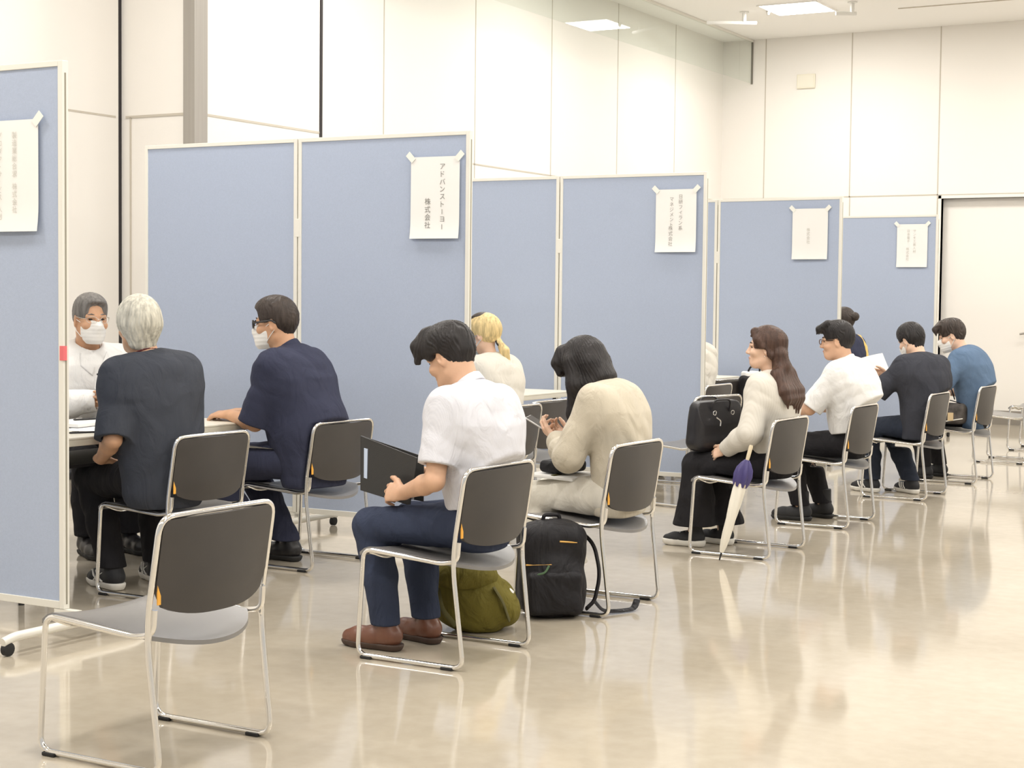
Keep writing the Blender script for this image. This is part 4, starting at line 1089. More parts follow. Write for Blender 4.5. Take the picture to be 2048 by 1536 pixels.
def st_w7(F, s, t):
    F.ell((0, -0.012, 0.032), (0.086, 0.108, 0.104), None, 0.02)
    F.ecap((0, -0.075, 0.05), (0, -0.082, -0.12), (0.082, 0.048), (0.092, 0.042), (1, 0, 0), 0.03)
    loc = lambda p: s.Mh.T @ (np.asarray(p, float) - s.hc)
    bk = lambda i, x, d: s.sp[i] - s.fwd * d + s.right * x
    for x in np.linspace(-0.075, 0.075, 7):
        e = 0.03 * math.sin(40 * x)
        F.chain([(x, -0.092, -0.03), (x * 1.05, -0.108, -0.10), loc(bk(5, x * 1.15 - 0.015, 0.075)), loc(bk(4, x * 1.35 - 0.03, 0.122)), loc(bk(3, x * 1.25 - 0.035, 0.132) + V3(0, 0, 0.06)), loc(bk(3, x * 1.1 - 0.035, 0.134) - V3(0, 0, 0.0 + e))], [0.036, 0.038, 0.036, 0.030, 0.022, 0.004], 0.02)
    for sx in (-1, 1): F.chain([(sx * 0.04, 0.065, 0.095), (sx * 0.068, 0.050, 0.05), (sx * 0.075, 0.012, 0.012), (sx * 0.072, -0.04, -0.04)], [0.026, 0.020, 0.014, 0.02], 0.015)
    face_cut(F, 0.062, 0.064, 0.092)
    for sx in (-1, 1): F.rbox((sx * 0.08, 0.055, -0.085), (0.05, 0.066, 0.082), 0.02, None, 0.006, '-')
w7 = Person(chair=(-3.496, 8.93, 178.5), x=-3.46, y=9.0, heading=175, label='seated woman in a ribbed cream sweater with long brown hair, black bag on her lap', skinm=SK3, vs=0.004, sex='f', scale=0.98,
            lean=-0.02, curve=0.12, neck=0.18, head=(0.42, -0.04, 0.0), hip=(0, -0.10, 0.52), shoulder=0.158, knee=(0.36, 0.36), kneeW=(0.10, 0.10), ankle=(0.36, 0.26), ankleW=(0.11, 0.08),
            handL=(-0.17, 0.13, 0.60), handR=(0.14, 0.30, 0.62), poleL=(-0.6, -0.7, -0.4), poleR=(0.6, -0.4, -0.6),
            hdL=(0.05, 0.95, -0.35), hnL=(0.75, 0, -0.6), curlL=(0.5, 0.6, 0.4), thL=0.2, hdR=(-0.8, 0.5, 0), hnR=(-0.3, -0.8, 0)).build()
w7.trousers(C_blacktr, 31, 0.022, 0.13, flare=0.06, amp=0.006, name='wide_trousers')
w7.shirt(C_rib, 32, 0.016, 1, long=True, cuff=0.93, sl_r=0.028, amp=0.004, name='sweater', hemdrop=0.02, hem=0.575, neck_r=0.060)
w7.shoe(C_blackshoe, C_whsole, 0.96, 0.07, 'sneaker', sole_h=0.042)
w7.hair(HBr, st_w7, 8, vol=0.9, groove=0.0022, ng=46, warp=0.05); w7.lips()
MB().tube([(lambda p: w7.o.matrix_world @ Vector(p) if False else p)(w7.Hd((-0.083, -0.004, -0.042)) * w7.scale), w7.Hd((-0.084, -0.004, -0.046)) * w7.scale], 0.004, 8).build('earring', M_chrome, w7.o)
d_ = unit(w7.wrL - w7.elL); c_ = w7.wrL - d_ * 0.012
u_ = unit(np.cross(d_, (0, 0, 1))); v_ = np.cross(d_, u_)
wt = MB().tube([(c_ + 0.031 * (math.cos(a) * u_ + math.sin(a) * v_)) * w7.scale for a in np.linspace(0, 2 * PI, 17)[:-1]], 0.006, 6, closed=True, flat=(1.3, 0.7)).build('wristwatch', M_rubber, w7.o)
f_ = c_ + u_ * 0.034; MB().tube([f_ * w7.scale, (f_ + u_ * 0.006) * w7.scale], 0.016, 14).build('watch_case', M_chrome, wt)

def fringe_m8(F, s):
    F.ell((0, 0.01, 0.078), (0.080, 0.104, 0.058), None, 0.03)
    for x in np.linspace(-0.055, 0.055, 6): F.chain([(x, 0.05, 0.115), (x * 1.05, 0.105, 0.085), (x * 1.1, 0.120, 0.055)], [0.024, 0.020, 0.006], 0.012)
m8 = Person(chair=(-3.53, 10.4, 179.5), x=-3.42, y=10.48, heading=175, label='seated man in a white shirt with thin glasses, beside the umbrella woman', skinm=SK1, vs=0.005, scale=1.01,
            lean=0.10, curve=0.20, neck=0.34, head=(0.32, 0.08, 0.0), hip=(0, -0.09, 0.52), bulk=1.06, belly=0.03, knee=(0.37, 0.37), kneeW=(0.13, 0.13), ankle=(0.26, 0.20), ankleW=(0.10, 0.12),
            handL=(-0.10, 0.33, 0.72), handR=(0.10, 0.33, 0.72), poleL=(-0.8, -0.3, -0.5), poleR=(0.8, -0.3, -0.5), hdL=(0.5, 0.8, 0.2), hdR=(-0.5, 0.8, 0.2)).build()
m8.trousers(C_blacktr, 41, 0.014, 0.10, amp=0.005)
m8.shirt(C_white, 42, 0.022, 1, sleeve=0.92, sl_r=0.026, amp=0.007, collar=(0.020, 0.060), hemdrop=0.02, hem=0.585)
m8.shoe(C_blackshoe, C_blsole, 1.05, 0.09, 'boot')
m8.hair(HB, st_short(-0.05, 0.055, fringe=fringe_m8), 9); m8.glasses(mat('brown glasses rim', (0.12, 0.06, 0.03), 0.3), 0.002); m8.lips()

m9 = Person(chair=(-3.53, 12.2, 179.5), x=-3.46, y=12.28, heading=150, label='seated person in a dark short-sleeved shirt and face mask reading white papers', skinm=SK3, vs=0.005, scale=1.0,
            lean=0.02, curve=0.22, neck=0.42, head=(0.10, 0.38, 0.0), hip=(0, -0.08, 0.52), knee=(0.36, 0.36), kneeW=(0.16, 0.06), ankle=(0.30, 0.10), ankleW=(0.16, 0.06),
            handL=(-0.14, 0.31, 0.80), handR=(0.02, 0.34, 0.88), poleL=(-0.8, -0.1, -0.7), poleR=(0.8, -0.2, -0.6), hdL=(0.4, 0.8, 0.5), hdR=(-0.6, 0.6, 0.3), hnL=(0.8, -0.4, 0), hnR=(-0.5, -0.6, -0.5), curlL=(0.4, 0.5, 0.3), curlR=(0.4, 0.5, 0.3)).build()
m9.trousers(C_jean, 51, 0.020, 0.10, amp=0.006)
m9.shirt(C_char, 52, 0.022, 0, sleeve=0.95, sl_r=0.028, amp=0.009, hemdrop=0.07, loose_back=0.02, foldv=(0.7, 0.2, 0.6))
m9.shoe(C_blackshoe, C_whsole, 1.0, 0.0, 'sneaker', 0.036, (C_whsole, 'three'))
m9.hair(HB, st_short(-0.075, 0.045, topvol=0.01), 10, vol=1.2); m9.mask(M_mask)

def fringe_m10(F, s):
    F.ell((0, 0.012, 0.075), (0.086, 0.108, 0.064), None, 0.03)
    for i, x in enumerate(np.linspace(-0.065, 0.065, 7)): F.chain([(x * 0.8, 0.05, 0.112), (x, 0.108, 0.080), (x * 1.1, 0.112, 0.035 + 0.012 * (i % 2))], [0.026, 0.022, 0.006], 0.010)
m10 = Person(chair=(-3.5, 13.55, 179.5), x=-3.44, y=13.62, heading=175, label='seated man in a slate blue T-shirt and white face mask', skinm=SK3, vs=0.005, scale=1.035,
             lean=0.14, curve=0.24, neck=0.60, head=(0.34, 0.30, 0.0), hip=(0, -0.11, 0.52), knee=(0.36, 0.36), kneeW=(0.12, 0.12), ankle=(0.28, 0.24), ankleW=(0.12, 0.12),
             handL=(-0.20, 0.27, 0.68), handR=(0.12, 0.30, 0.68), poleL=(-0.9, -0.3, -0.5), poleR=(0.5, -0.6, -0.6)).build()
m10.trousers(C_blacktr, 61, 0.014, 0.10)
m10.shirt(C_blue, 62, 0.020, 0, sleeve=0.85, sl_r=0.026, amp=0.007, hemdrop=0.02, loose_back=0.015)
m10.shoe(C_blackshoe, C_blsole, 1.0, 0.0, 'sneaker')
m10.hair(HDk, st_short(-0.05, 0.045, fringe=fringe_m10), 12, vol=1.1, groove=0.004, ng=24); m10.mask(M_mask)

# ------------------------------------------------------------------ people at the booth tables
def st_m2(F, s, t):
    F.ell((0, -0.018, 0.030), (0.092, 0.113, 0.108), None, 0.02)
    F.ecap((0, -0.055, 0.0), (0, -0.055, -0.075), (0.084, 0.056), (0.062, 0.040), (1, 0, 0), 0.03)
    face_cut(F, 0.050, 0.066, 0.088)
    for sx in (-1, 1): F.rbox((sx * 0.08, 0.062, -0.085), (0.05, 0.052, 0.070), 0.02, None, 0.006, '-')
    F.plane((0, -0.06, -0.100), (0, 0.5, -1))
m2 = Person(chair=(-5.38, 6.14, 179.5), x=-5.40, y=6.05, heading=156, label='seated grey-haired man in a dark slate T-shirt, back turned, across from the masked man', skinm=SK2, vs=0.004, scale=1.09, side=-0.085, neckside=-0.38,
            lean=0.06, curve=0.08, neck=0.26, head=(-0.06, 0.02, 0.0), hip=(0, -0.08, 0.52), bulk=0.93, shoulder=0.150, knee=(0.36, 0.36), kneeW=(0.15, 0.13), ankle=(0.20, 0.26), ankleW=(0.12, 0.12),
            handL=(-0.215, 0.10, 0.60), handR=(0.10, 0.16, 0.60), poleL=(-0.25, -0.7, -0.5), poleR=(0.1, -0.7, -0.5), hdL=(0.8, 0.5, -0.2), hdR=(-0.8, 0.5, -0.2), curlL=(0.5, 0.6, 0.5)).build()
m2.trousers(C_blacktr, 71, 0.016, 0.10, amp=0.005)
m2.shirt(C_slate, 72, 0.024, 0, sleeve=0.95, sl_r=0.024, amp=0.007, hemdrop=0.05, loose_back=0.02, foldv=(0.3, 0.2, 0.9))
m2.shoe(C_blackshoe, C_whsole, 1.02, 0.0, 'sneaker', 0.034, (C_whsole, 'cross'))
m2.hair(HG, st_m2, 13, vol=1.3, groove=0.0025, warp=0.18)
n_ = unit(m2.nk - m2.c7); c_ = m2.c7 + n_ * 0.022 + m2.fwd * 0.02
MB().tube([(c_ + 0.069 * (math.cos(a) * m2.right + math.sin(a) * m2.fwd * 0.95) + n_ * (-0.030 * math.sin(a))) * m2.scale for a in np.linspace(0, 2 * PI, 25)[:-1]], 0.0045, 6, closed=True).build('lanyard', mat('dark red cord', (0.10, 0.015, 0.015), 0.7), m2.o)

m3 = Person(chair=(-5.37, 7.2, 179.5), x=-5.38, y=7.10, heading=186, label='seated man in a navy short-sleeved shirt with black glasses and a face mask', skinm=SK2, vs=0.004, scale=1.11,
            lean=0.20, curve=0.16, neck=0.40, head=(0.24, 0.06, 0.0), hip=(0, -0.12, 0.52), bulk=1.02, belly=0.03, shoulder=0.176, knee=(0.37, 0.37), kneeW=(0.15, 0.15), ankle=(0.16, 0.08), ankleW=(0.10, 0.10),
            handL=(-0.07, 0.315, 0.722), handR=(0.04, 0.345, 0.722), poleL=(-0.45, -0.6, -0.9), poleR=(0.45, -0.6, -0.9), hdL=(0.15, 1, -0.02), hdR=(-0.3, 1, -0.02), hnL=(0.25, 0, -1), hnR=(-0.2, 0, -1), curlL=(0.25, 0.4, 0.3)).build()
m3.trousers(C_navy, 81, 0.018, 0.10, amp=0.006)
m3.shirt(C_navy, 82, 0.020, 0, sleeve=0.95, sl_r=0.030, amp=0.006, collar=(0.022, 0.062), hemdrop=0.08, loose_back=0.01)
m3.shoe(C_blackl, C_blsole, 1.05, 0.0, 'leather_shoe')
m3.hair(HDk, st_short(-0.055, 0.075, topvol=0.006), 14, vol=0.75, groove=0.002); m3.glasses(M_black, 0.0046); m3.mask(M_mask)

m1 = Person(-6.80, 6.99, -24, 'seated grey-haired man in a white buttoned shirt and face mask, facing the visitors', SK2, vs=0.004, scale=1.12, L=0.495,
            lean=0.12, curve=0.10, neck=0.30, head=(0.0, 0.03, 0.0), hip=(0, -0.02, 0.52), bulk=1.03, shoulder=0.178, knee=(0.36, 0.36), kneeW=(0.12, 0.12), ankle=(0.34, 0.34),
            handL=(-0.03, 0.36, 0.755), handR=(0.06, 0.34, 0.765), poleL=(-0.9, -0.1, -0.6), poleR=(0.9, -0.1, -0.6), hdL=(0.6, 0.7, 0.25), hdR=(-0.5, 0.75, 0.45), hnL=(0.6, -0.7, 0.2), hnR=(-0.8, -0.4, 0.2), curlL=(0.7, 0.7, 0.5), curlR=(0.8, 0.8, 0.5), browm=HGd).build()
m1.trousers(C_blacktr, 91, 0.014, 0.10)
sh1 = m1.shirt(C_white, 92, 0.020, 0, long=True, cuff=0.95, sl_r=0.026, amp=0.006, collar=(0.024, 0.060))
m1.shoe(C_blackl, C_blsole, 1.0, 0.0, 'leather_shoe')
m1.hair(HGd, st_short(-0.05, 0.088, topvol=0.004), 15, vol=0.7, groove=0.002); m1.mask(M_mask); m1.glasses(mat('thin silver rim', (0.55, 0.52, 0.48), 0.3, 0.8), 0.0012)
for i in range(5):
    q = m1.c7 - m1.updir * (0.075 + 0.085 * i)
    p = front_hit(sh1, (q + m1.fwd * 0.5) * m1.scale, -m1.fwd)
    MB().tube([p - m1.fwd * 0.002, p + m1.fwd * 0.004], 0.0055, 10).build('button', M_black, sh1)
pk = MB(); rows = []
for i in range(12):
    q = m1.c7 - m1.updir * (0.045 + 0.033 * i)
    for dx in (-0.016, 0.016): rows.append(tuple(front_hit(sh1, (q + m1.right * dx + m1.fwd * 0.5) * m1.scale, -m1.fwd) + m1.fwd * 0.0015))
pk.add(rows, [(2 * i, 2 * i + 1, 2 * i + 3, 2 * i + 2) for i in range(11)]).build('placket', C_white, sh1)
for sg in (-1, 1):
    mb = MB(); n_ = 7; V = []
    for i in range(n_):
        for j in range(n_):
            u, v = i / (n_ - 1), j / (n_ - 1)
            top = m1.right * sg * (0.012 + 0.058 * u) - m1.updir * (0.040 - 0.058 * u); low = m1.right * sg * (0.026 + 0.056 * u) - m1.updir * (0.082 - 0.045 * u)
            V.append(tuple(front_hit(sh1, (m1.c7 + top * (1 - v) + low * v + m1.fwd * 0.5) * m1.scale, -m1.fwd) + m1.fwd * (0.007 - 0.003 * v)))
    mb.add(V, [(i * n_ + j, (i + 1) * n_ + j, (i + 1) * n_ + j + 1, i * n_ + j + 1) for i in range(n_ - 1) for j in range(n_ - 1)])
    co = mb.build('collar', C_white, sh1); sd = co.modifiers.new('thickness', 'SOLIDIFY'); sd.thickness = 0.004

def st_w4(F, s, t):
    F.ell((0, -0.014, 0.032), (0.082, 0.105, 0.099), None, 0.02)
    F.ell((0, -0.095, -0.045), (0.026, 0.026, 0.022), None, 0.02)
    F.chain([(0, -0.105, -0.05), (0.0, -0.140, -0.10), (0.0, -0.150, -0.18), (0.0, -0.140, -0.27)], [0.020, 0.030, 0.029, 0.006], 0.01)
    face_cut(F, 0.060, 0.066, 0.090)
    for sx in (-1, 1): F.rbox((sx * 0.08, 0.060, -0.085), (0.05, 0.060, 0.080), 0.02, None, 0.006, '-')
    F.custom((-0.2, -0.11, -0.2), (0.2, 0.1, -0.04), lambda x, y, z: np.maximum(np.maximum(z + 0.055 + 0.5 * (y + 0.06), -0.100 - y), -0.2), 0.004, '-')
w4 = Person(chair=(-5.26, 8.93, 179.5), x=-5.24, y=8.95, heading=170, label='seated woman in a white sweater with a blonde ponytail at the second table', skinm=SK3, vs=0.005, sex='f', scale=1.025,
            lean=0.08, curve=0.12, neck=0.30, head=(0.36, 0.02, 0.0), hip=(0, -0.08, 0.52), shoulder=0.150, knee=(0.36, 0.36), ankle=(0.3, 0.3), handL=(-0.14, 0.34, 0.745), handR=(0.10, 0.36, 0.745)).build()
w4.trousers(C_navytr, 101, 0.016, 0.10); w4.shirt(C_cream, 102, 0.022, 0, long=True, cuff=0.9, sl_r=0.028, amp=0.006, name='sweater', neck_r=0.058)
w4.shoe(C_blackl, C_blsole, 0.92, 0.0, 'flat_shoe')
hw4 = w4.hair(HBl, st_w4, 16, vol=0.8, groove=0.002, ng=50, warp=0.05); w4.mask(M_mask2)
F = Field(0.0035); F.ell((0, 0.0, 0.065), (0.070, 0.090, 0.0735), None, 0.0)
F.plane((0, 0, 0.085), (0, 0.1, -1)); F.disp(lambda x, y, z: 0.006 * np.abs(np.sin(22 * np.arctan2(x, y + 0.02))) * (z < 0.11)); F.plane((0, -0.05, 0.09), (0, -1, -0.6))
net_obj('hair_roots', F.mesh(), HDk, hw4, (w4.Mh, w4.hc), w4.scale)
MB().tube([w4.Hd((0.024 * math.cos(a), -0.098 + 0.012 * math.sin(a), -0.052 + 0.020 * math.sin(a))) * w4.scale for a in np.linspace(0, 2 * PI, 17)[:-1]], 0.006, 6, closed=True).build('hair_tie', M_black, hw4)

def st_p11(F, s, t):
    F.ell((0, -0.014, 0.032), (0.084, 0.106, 0.101), None, 0.02); F.ell((0, -0.125, 0.045), (0.045, 0.042, 0.042), None, 0.012)
    F.ecap((0, -0.06, 0.0), (0, -0.055, -0.06), (0.066, 0.045), (0.050, 0.034), (1, 0, 0), 0.02)
    face_cut(F, 0.055, 0.064, 0.090); ear_cut(F)
p11 = Person(-5.28, 16.18, 171, 'seated person with a dark hair bun and yellow strap, half hidden at the far table', skinm=SK3, vs=0.006, sex='f', scale=1.06,
             neck=0.25, handL=(-0.14, 0.34, 0.745), handR=(0.10, 0.36, 0.745)).build()
p11.trousers(C_blacktr, 111, 0.016, 0.10); p11.shirt(C_navy, 112, 0.020, 0, sleeve=0.9, amp=0.005); p11.shoe(C_blackl, C_blsole, 0.95); p11.hair(HDk, st_p11, 17)
MB().tube([(p11.c7 + q_) * p11.scale for q_ in (V3(0.09, 0.05, 0.045), V3(0.088, -0.08, 0.02), V3(0.085, -0.150, -0.08), V3(0.07, -0.185, -0.25))], 0.024, 8, flat=(1, 0.35)).build('shoulder_strap', C_mustard, p11.o)['label'] = 'mustard yellow strap'
def st_p12(F, s, t):
    F.ell((0, -0.014, 0.032), (0.084, 0.106, 0.101), None, 0.02)
    F.ecap((0, -0.06, 0.0), (0, -0.085, -0.20), (0.075, 0.045), (0.060, 0.025), (1, 0, 0), 0.02)
    face_cut(F, 0.055, 0.064, 0.090); ear_cut(F)
p12 = Person(-5.31, 12.25, 171, 'seated person in a ruffled white blouse, only a sliver showing behind the partition edge', skinm=SK3, vs=0.006, sex='f', scale=1.04,
             lean=0.04, handL=(-0.14, 0.34, 0.745), handR=(0.10, 0.36, 0.745)).build()
p12.trousers(C_blacktr, 121, 0.016, 0.10); p12.shirt(C_cream, 122, 0.026, 0, long=True, cuff=0.9, sl_r=0.030, amp=0.014, name='blouse'); p12.shoe(C_blackl, C_blsole, 0.95)
p12.hair(HBr, st_p12, 18)
# the seats of the two hidden visitors
chair(-5.28, 16.18, HD, 'charcoal stacking chair under the person with the dark hair bun', GB)
chair(-5.31, 12.25, HD, 'charcoal stacking chair under the person in the ruffled white blouse', GB)
chair(-6.88, 7.03, -24, 'charcoal stacking chair under the white-shirted masked man behind the table', GB)

# ------------------------------------------------------------------ bags, papers and things in hand
M_board = mat('black folder card', (0.030, 0.029, 0.028), 0.45, bump=(200, 0.1)); M_bagblk = wrinkle(mat('black nylon', (0.012, 0.011, 0.013), 0.6, noise=(10, 0.2), bump=(60, 0.3), spec=0.3), 8, 0.8)
M_bagleather = mat('black soft leather', (0.016, 0.015, 0.018), 0.42, bump=(24, 0.35)); M_olive = wrinkle(mat('olive canvas', (0.145, 0.122, 0.022), 0.8, noise=(5, 0.15), bump=(180, 0.3), spec=0.25), 9, 0.9)
M_olived = mat('dark olive canvas', (0.085, 0.075, 0.02), 0.85, bump=(180, 0.3)); M_zip = mat('amber webbing', (0.75, 0.42, 0.10), 0.6); M_tan = mat('tan leather tag', (0.62, 0.47, 0.27), 0.6)
M_camo = mat('grey brown patterned nylon', (0.075, 0.065, 0.058), 0.75, noise=(14, 0.7)); M_green = mat('green cord', (0.07, 0.13, 0.06), 0.7)
M_navyfab = mat('navy nylon', (0.060, 0.048, 0.17), 0.5, bump=(40, 0.3)); M_cream = mat('cream nylon', (0.80, 0.76, 0.66), 0.55, bump=(50, 0.15)); M_wood = mat('pale handle', (0.70, 0.60, 0.42), 0.4)
def wpt(s, p): return s.W(p)

# open folder in the young man's hands
p = m5
def fpt(x, y, z): return wpt(p, (x, y, z))
cv = MB()
A, B, C_, D = fpt(-0.055, 0.475, 0.612), fpt(-0.085, 0.20, 0.575), fpt(-0.085, 0.165, 0.765), fpt(-0.055, 0.475, 0.832)
fold = empty('folder', tuple((A + B) / 2), 0.0)
def slab(mb, q, t):
    q = [np.array(v) for v in q]; n_ = unit(np.cross(q[1] - q[0], q[3] - q[0])) * t
    o_ = np.array(fold.location)
    V = [v - o_ - n_ / 2 for v in q] + [v - o_ + n_ / 2 for v in q]
    return mb.add(V, [(0, 3, 2, 1), (4, 5, 6, 7), (0, 1, 5, 4), (1, 2, 6, 5), (2, 3, 7, 6), (3, 0, 4, 7)])
slab(MB(), [A, B, C_, D], 0.004).build('cover', M_board, fold, smooth=False)
E1, F1 = fpt(0.015, 0.21, 0.580), fpt(0.015, 0.21, 0.760)
slab(MB(), [fpt(-0.045, 0.482, 0.612), E1, F1, fpt(-0.045, 0.482, 0.832)], 0.004).build('cover', M_board, fold, smooth=False)
slab(MB(), [A + 0.0, fpt(-0.045, 0.483, 0.612), fpt(-0.045, 0.483, 0.832), D], 0.006).build('spine', M_board, fold, smooth=False)
lb = slab(MB(), [fpt(-0.0605, 0.455, 0.665), fpt(-0.0622, 0.438, 0.662), fpt(-0.0622, 0.436, 0.782), fpt(-0.0605, 0.455, 0.785)], 0.003).build('label_strip', mat('pale blue label', (0.55, 0.64, 0.80), 0.5), fold, smooth=False)
lb['label'] = 'pale blue strip along the spine'
slab(MB(), [fpt(-0.048, 0.470, 0.62), fpt(-0.035, 0.22, 0.590), fpt(-0.035, 0.22, 0.745), fpt(-0.048, 0.47, 0.802)], 0.002).build('sheets', M_paper, fold, smooth=False)
tag(fold, 'open black folder held upright by the young man in the pinstriped shirt', 'folder')

# phone in the bent woman's hands
def phone_at(c, d, n, label, mtl):
    d = unit(d); n = unit(n - d * np.dot(n, d)); u = np.cross(d, n)
    M = Matrix(((u[0], d[0], n[0], c[0]), (u[1], d[1], n[1], c[1]), (u[2], d[2], n[2], c[2]), (0, 0, 0, 1)))
    o = MB().box((-0.037, -0.075, -0.004), (0.037, 0.075, 0.004)).build('phone', mtl, None, smooth=False, bevel=0.003); o.matrix_world = M
    MB().box((-0.034, -0.071, 0.0041), (0.034, 0.071, 0.0046)).build('screen', mat('phone glass', (0.05, 0.05, 0.055), 0.1), o, smooth=False)
    MB().tube([(-0.020, 0.055, -0.0042), (-0.020, 0.055, -0.0062)], 0.010, 12).build('lens', M_black, o)
    tag(o, label, 'phone'); return o
q = (w6.wrL + w6.wrR) / 2 + V3(0, 0.135, 0.062)
a_ = math.radians(w6.hdg - 90); Rz = rot((0, 0, 1), a_)
phone_at(wpt(w6, q), Rz @ V3(-0.25, 0.86, 0.50), Rz @ V3(0, -0.50, 0.86), 'silver smartphone held in both hands by the woman in the beige cardigan', mat('silver phone', (0.55, 0.54, 0.53), 0.3, 0.6))
# flat things on her lap
def lapbox(s, lo, hi, name, mtl, rz=0.0, tilt=0.0, bevel=0.004):
    c = (np.array(lo) + np.array(hi)) / 2; h = (np.array(hi) - np.array(lo)) / 2
    o = MB().box(tuple(-h * s.scale), tuple(h * s.scale)).build(name, mtl, None, smooth=False, bevel=bevel)
    o.location = tuple(wpt(s, c)); o.rotation_euler = (tilt, 0, math.radians(s.hdg - 90) + rz); return o
lf = lapbox(w6, (-0.16, 0.10, 0.590), (0.14, 0.34, 0.606), 'document_case', M_paper, 0.1, 0.05); tag(lf, 'white document case lying on the lap of the beige cardigan woman', 'document case')
MB().box((-0.145, -0.02, 0.0086), (-0.065, 0.0, 0.0125)).build('clasp', M_olived, lf, smooth=False, bevel=0.002)
F = Field(0.005); F.rbox((0, 0, 0.03), (0.11, 0.07, 0.028), 0.02).disp(folds(5, 20, 0.004, (1, 0.4, 0.2)))
pb = net_obj('pouch', F.mesh(), M_bagblk); pb.location = tuple(wpt(w6, (-0.01, 0.23, 0.612))); pb.rotation_euler = (0.05, 0, math.radians(w6.hdg - 90)); tag(pb, 'small black pouch lying on the white document case on her lap', 'pouch')
MB().tube([(-0.09, -0.03, 0.062), (0.09, -0.03, 0.062)], 0.003, 6).build('zip', M_black, pb)

# olive rucksack under the young man's chair
F = Field(0.006)
F.ell((0, 0, 0.13), (0.185, 0.145, 0.135)).ell((0.05, 0.02, 0.10), (0.16, 0.14, 0.11), None, 0.05).ell((-0.10, 0.02, 0.22), (0.10, 0.10, 0.10), None, 0.06).ell((-0.02, 0, 0.27), (0.10, 0.08, 0.06), None, 0.05)
F.disp(folds(31, 18, 0.020, (0.9, 0.3, 0.35))); F.disp(folds(33, 30, 0.010, (0.8, 0.4, 0.3))); F.plane((0, 0, 0.003), (0, 0, -1))
rs_ = net_obj('drawstring_rucksack', F.mesh(), M_olive); rs_.location = (-3.66, 6.10, 0); rs_.rotation_euler = (0, 0, 0.55); tag(rs_, 'slumped olive green rucksack on the floor under the young man\'s chair', 'rucksack')
F = Field(0.005); F.ell((-0.03, -0.035, 0.245), (0.15, 0.115, 0.080)).disp(folds(34, 24, 0.008, (0.6, 0.3, 0.6))); F.plane((0, 0, 0.225), (0, 0.2, -1))
net_obj('flap', F.mesh(), M_olive, rs_)
MB().tube(fillet([(-0.14, -0.10, 0.20), (-0.12, -0.155, 0.12), (-0.06, -0.165, 0.05)], 0.03), 0.012, 8, flat=(1, 0.35)).build('strap', M_olived, rs_)
MB().tube(fillet([(0.10, -0.12, 0.21), (0.14, -0.135, 0.15), (0.17, -0.10, 0.06)], 0.03), 0.012, 8, flat=(1, 0.35)).build('strap', M_olived, rs_)
MB().tube([(0.165, 0.0, 0.185), (0.185, -0.01, 0.17), (0.178, -0.02, 0.155)], 0.012, 8, flat=(1, 0.5)).build('white_tag', M_paper, rs_)['label'] = 'white tag'

# black backpack under the bent woman's chair
F = Field(0.006)
F.rbox((0, 0, 0.21), (0.150, 0.105, 0.205), 0.06).ell((0, -0.075, 0.15), (0.13, 0.07, 0.13), None, 0.04).ell((0, 0, 0.37), (0.13, 0.095, 0.07), None, 0.05)
F.disp(folds(41, 15, 0.010, (0.3, 0.4, 0.9))); F.disp(folds(43, 28, 0.005, (0.8, 0.2, 0.5))); F.plane((0, 0, 0.003), (0, 0, -1))
bp_ = net_obj('backpack', F.mesh(), M_bagblk); bp_.location = (-3.53, 6.60, 0); bp_.rotation_euler = (0, 0, math.radians(38)); tag(bp_, 'black backpack with amber zip pulls standing under the beige cardigan woman', 'backpack')
F = Field(0.005); F.rbox((0, -0.112, 0.12), (0.125, 0.035, 0.10), 0.03).disp(folds(44, 22, 0.006, (0.5, 0.2, 0.8))); net_obj('front_pocket', F.mesh(), M_bagblk, bp_)
MB().tube([(-0.13, -0.095, 0.245), (-0.02, -0.118, 0.250), (0.05, -0.112, 0.246)], 0.007, 8, flat=(1, 0.5)).build('zip_trim', M_zip, bp_)['label'] = 'amber zip trim'
MB().tube([(0.02, -0.105, 0.352), (0.10, -0.098, 0.346)], 0.009, 8, flat=(1, 0.5)).build('zip_trim', M_zip, bp_)
MB().tube(fillet([(-0.03, -0.125, 0.245), (-0.05, -0.140, 0.215), (-0.09, -0.135, 0.205)], 0.02), 0.005, 6).build('pull_cord', M_green, bp_)
MB().tube(fillet([(0.10, 0.06, 0.40), (0.205, 0.04, 0.33), (0.235, 0.02, 0.18), (0.205, 0.0, 0.06), (0.165, -0.02, 0.03)], 0.09, 8), 0.026, 8, flat=(0.9, 0.35)).build('shoulder_strap', M_bagblk, bp_)
MB().tube(fillet([(0.205, 0.0, 0.06), (0.24, -0.02, 0.016), (0.32, 0.0, 0.012), (0.40, 0.04, 0.012), (0.425, 0.09, 0.045)], 0.03, 5), 0.016, 8, flat=(1, 0.35)).build('trailing_strap', M_bagblk, bp_)
MB().tube(fillet([(-0.04, 0.0, 0.425), (-0.035, 0.0, 0.46), (0.035, 0.0, 0.46), (0.04, 0.0, 0.425)], 0.02), 0.009, 8).build('grab_handle', M_bagblk, bp_)

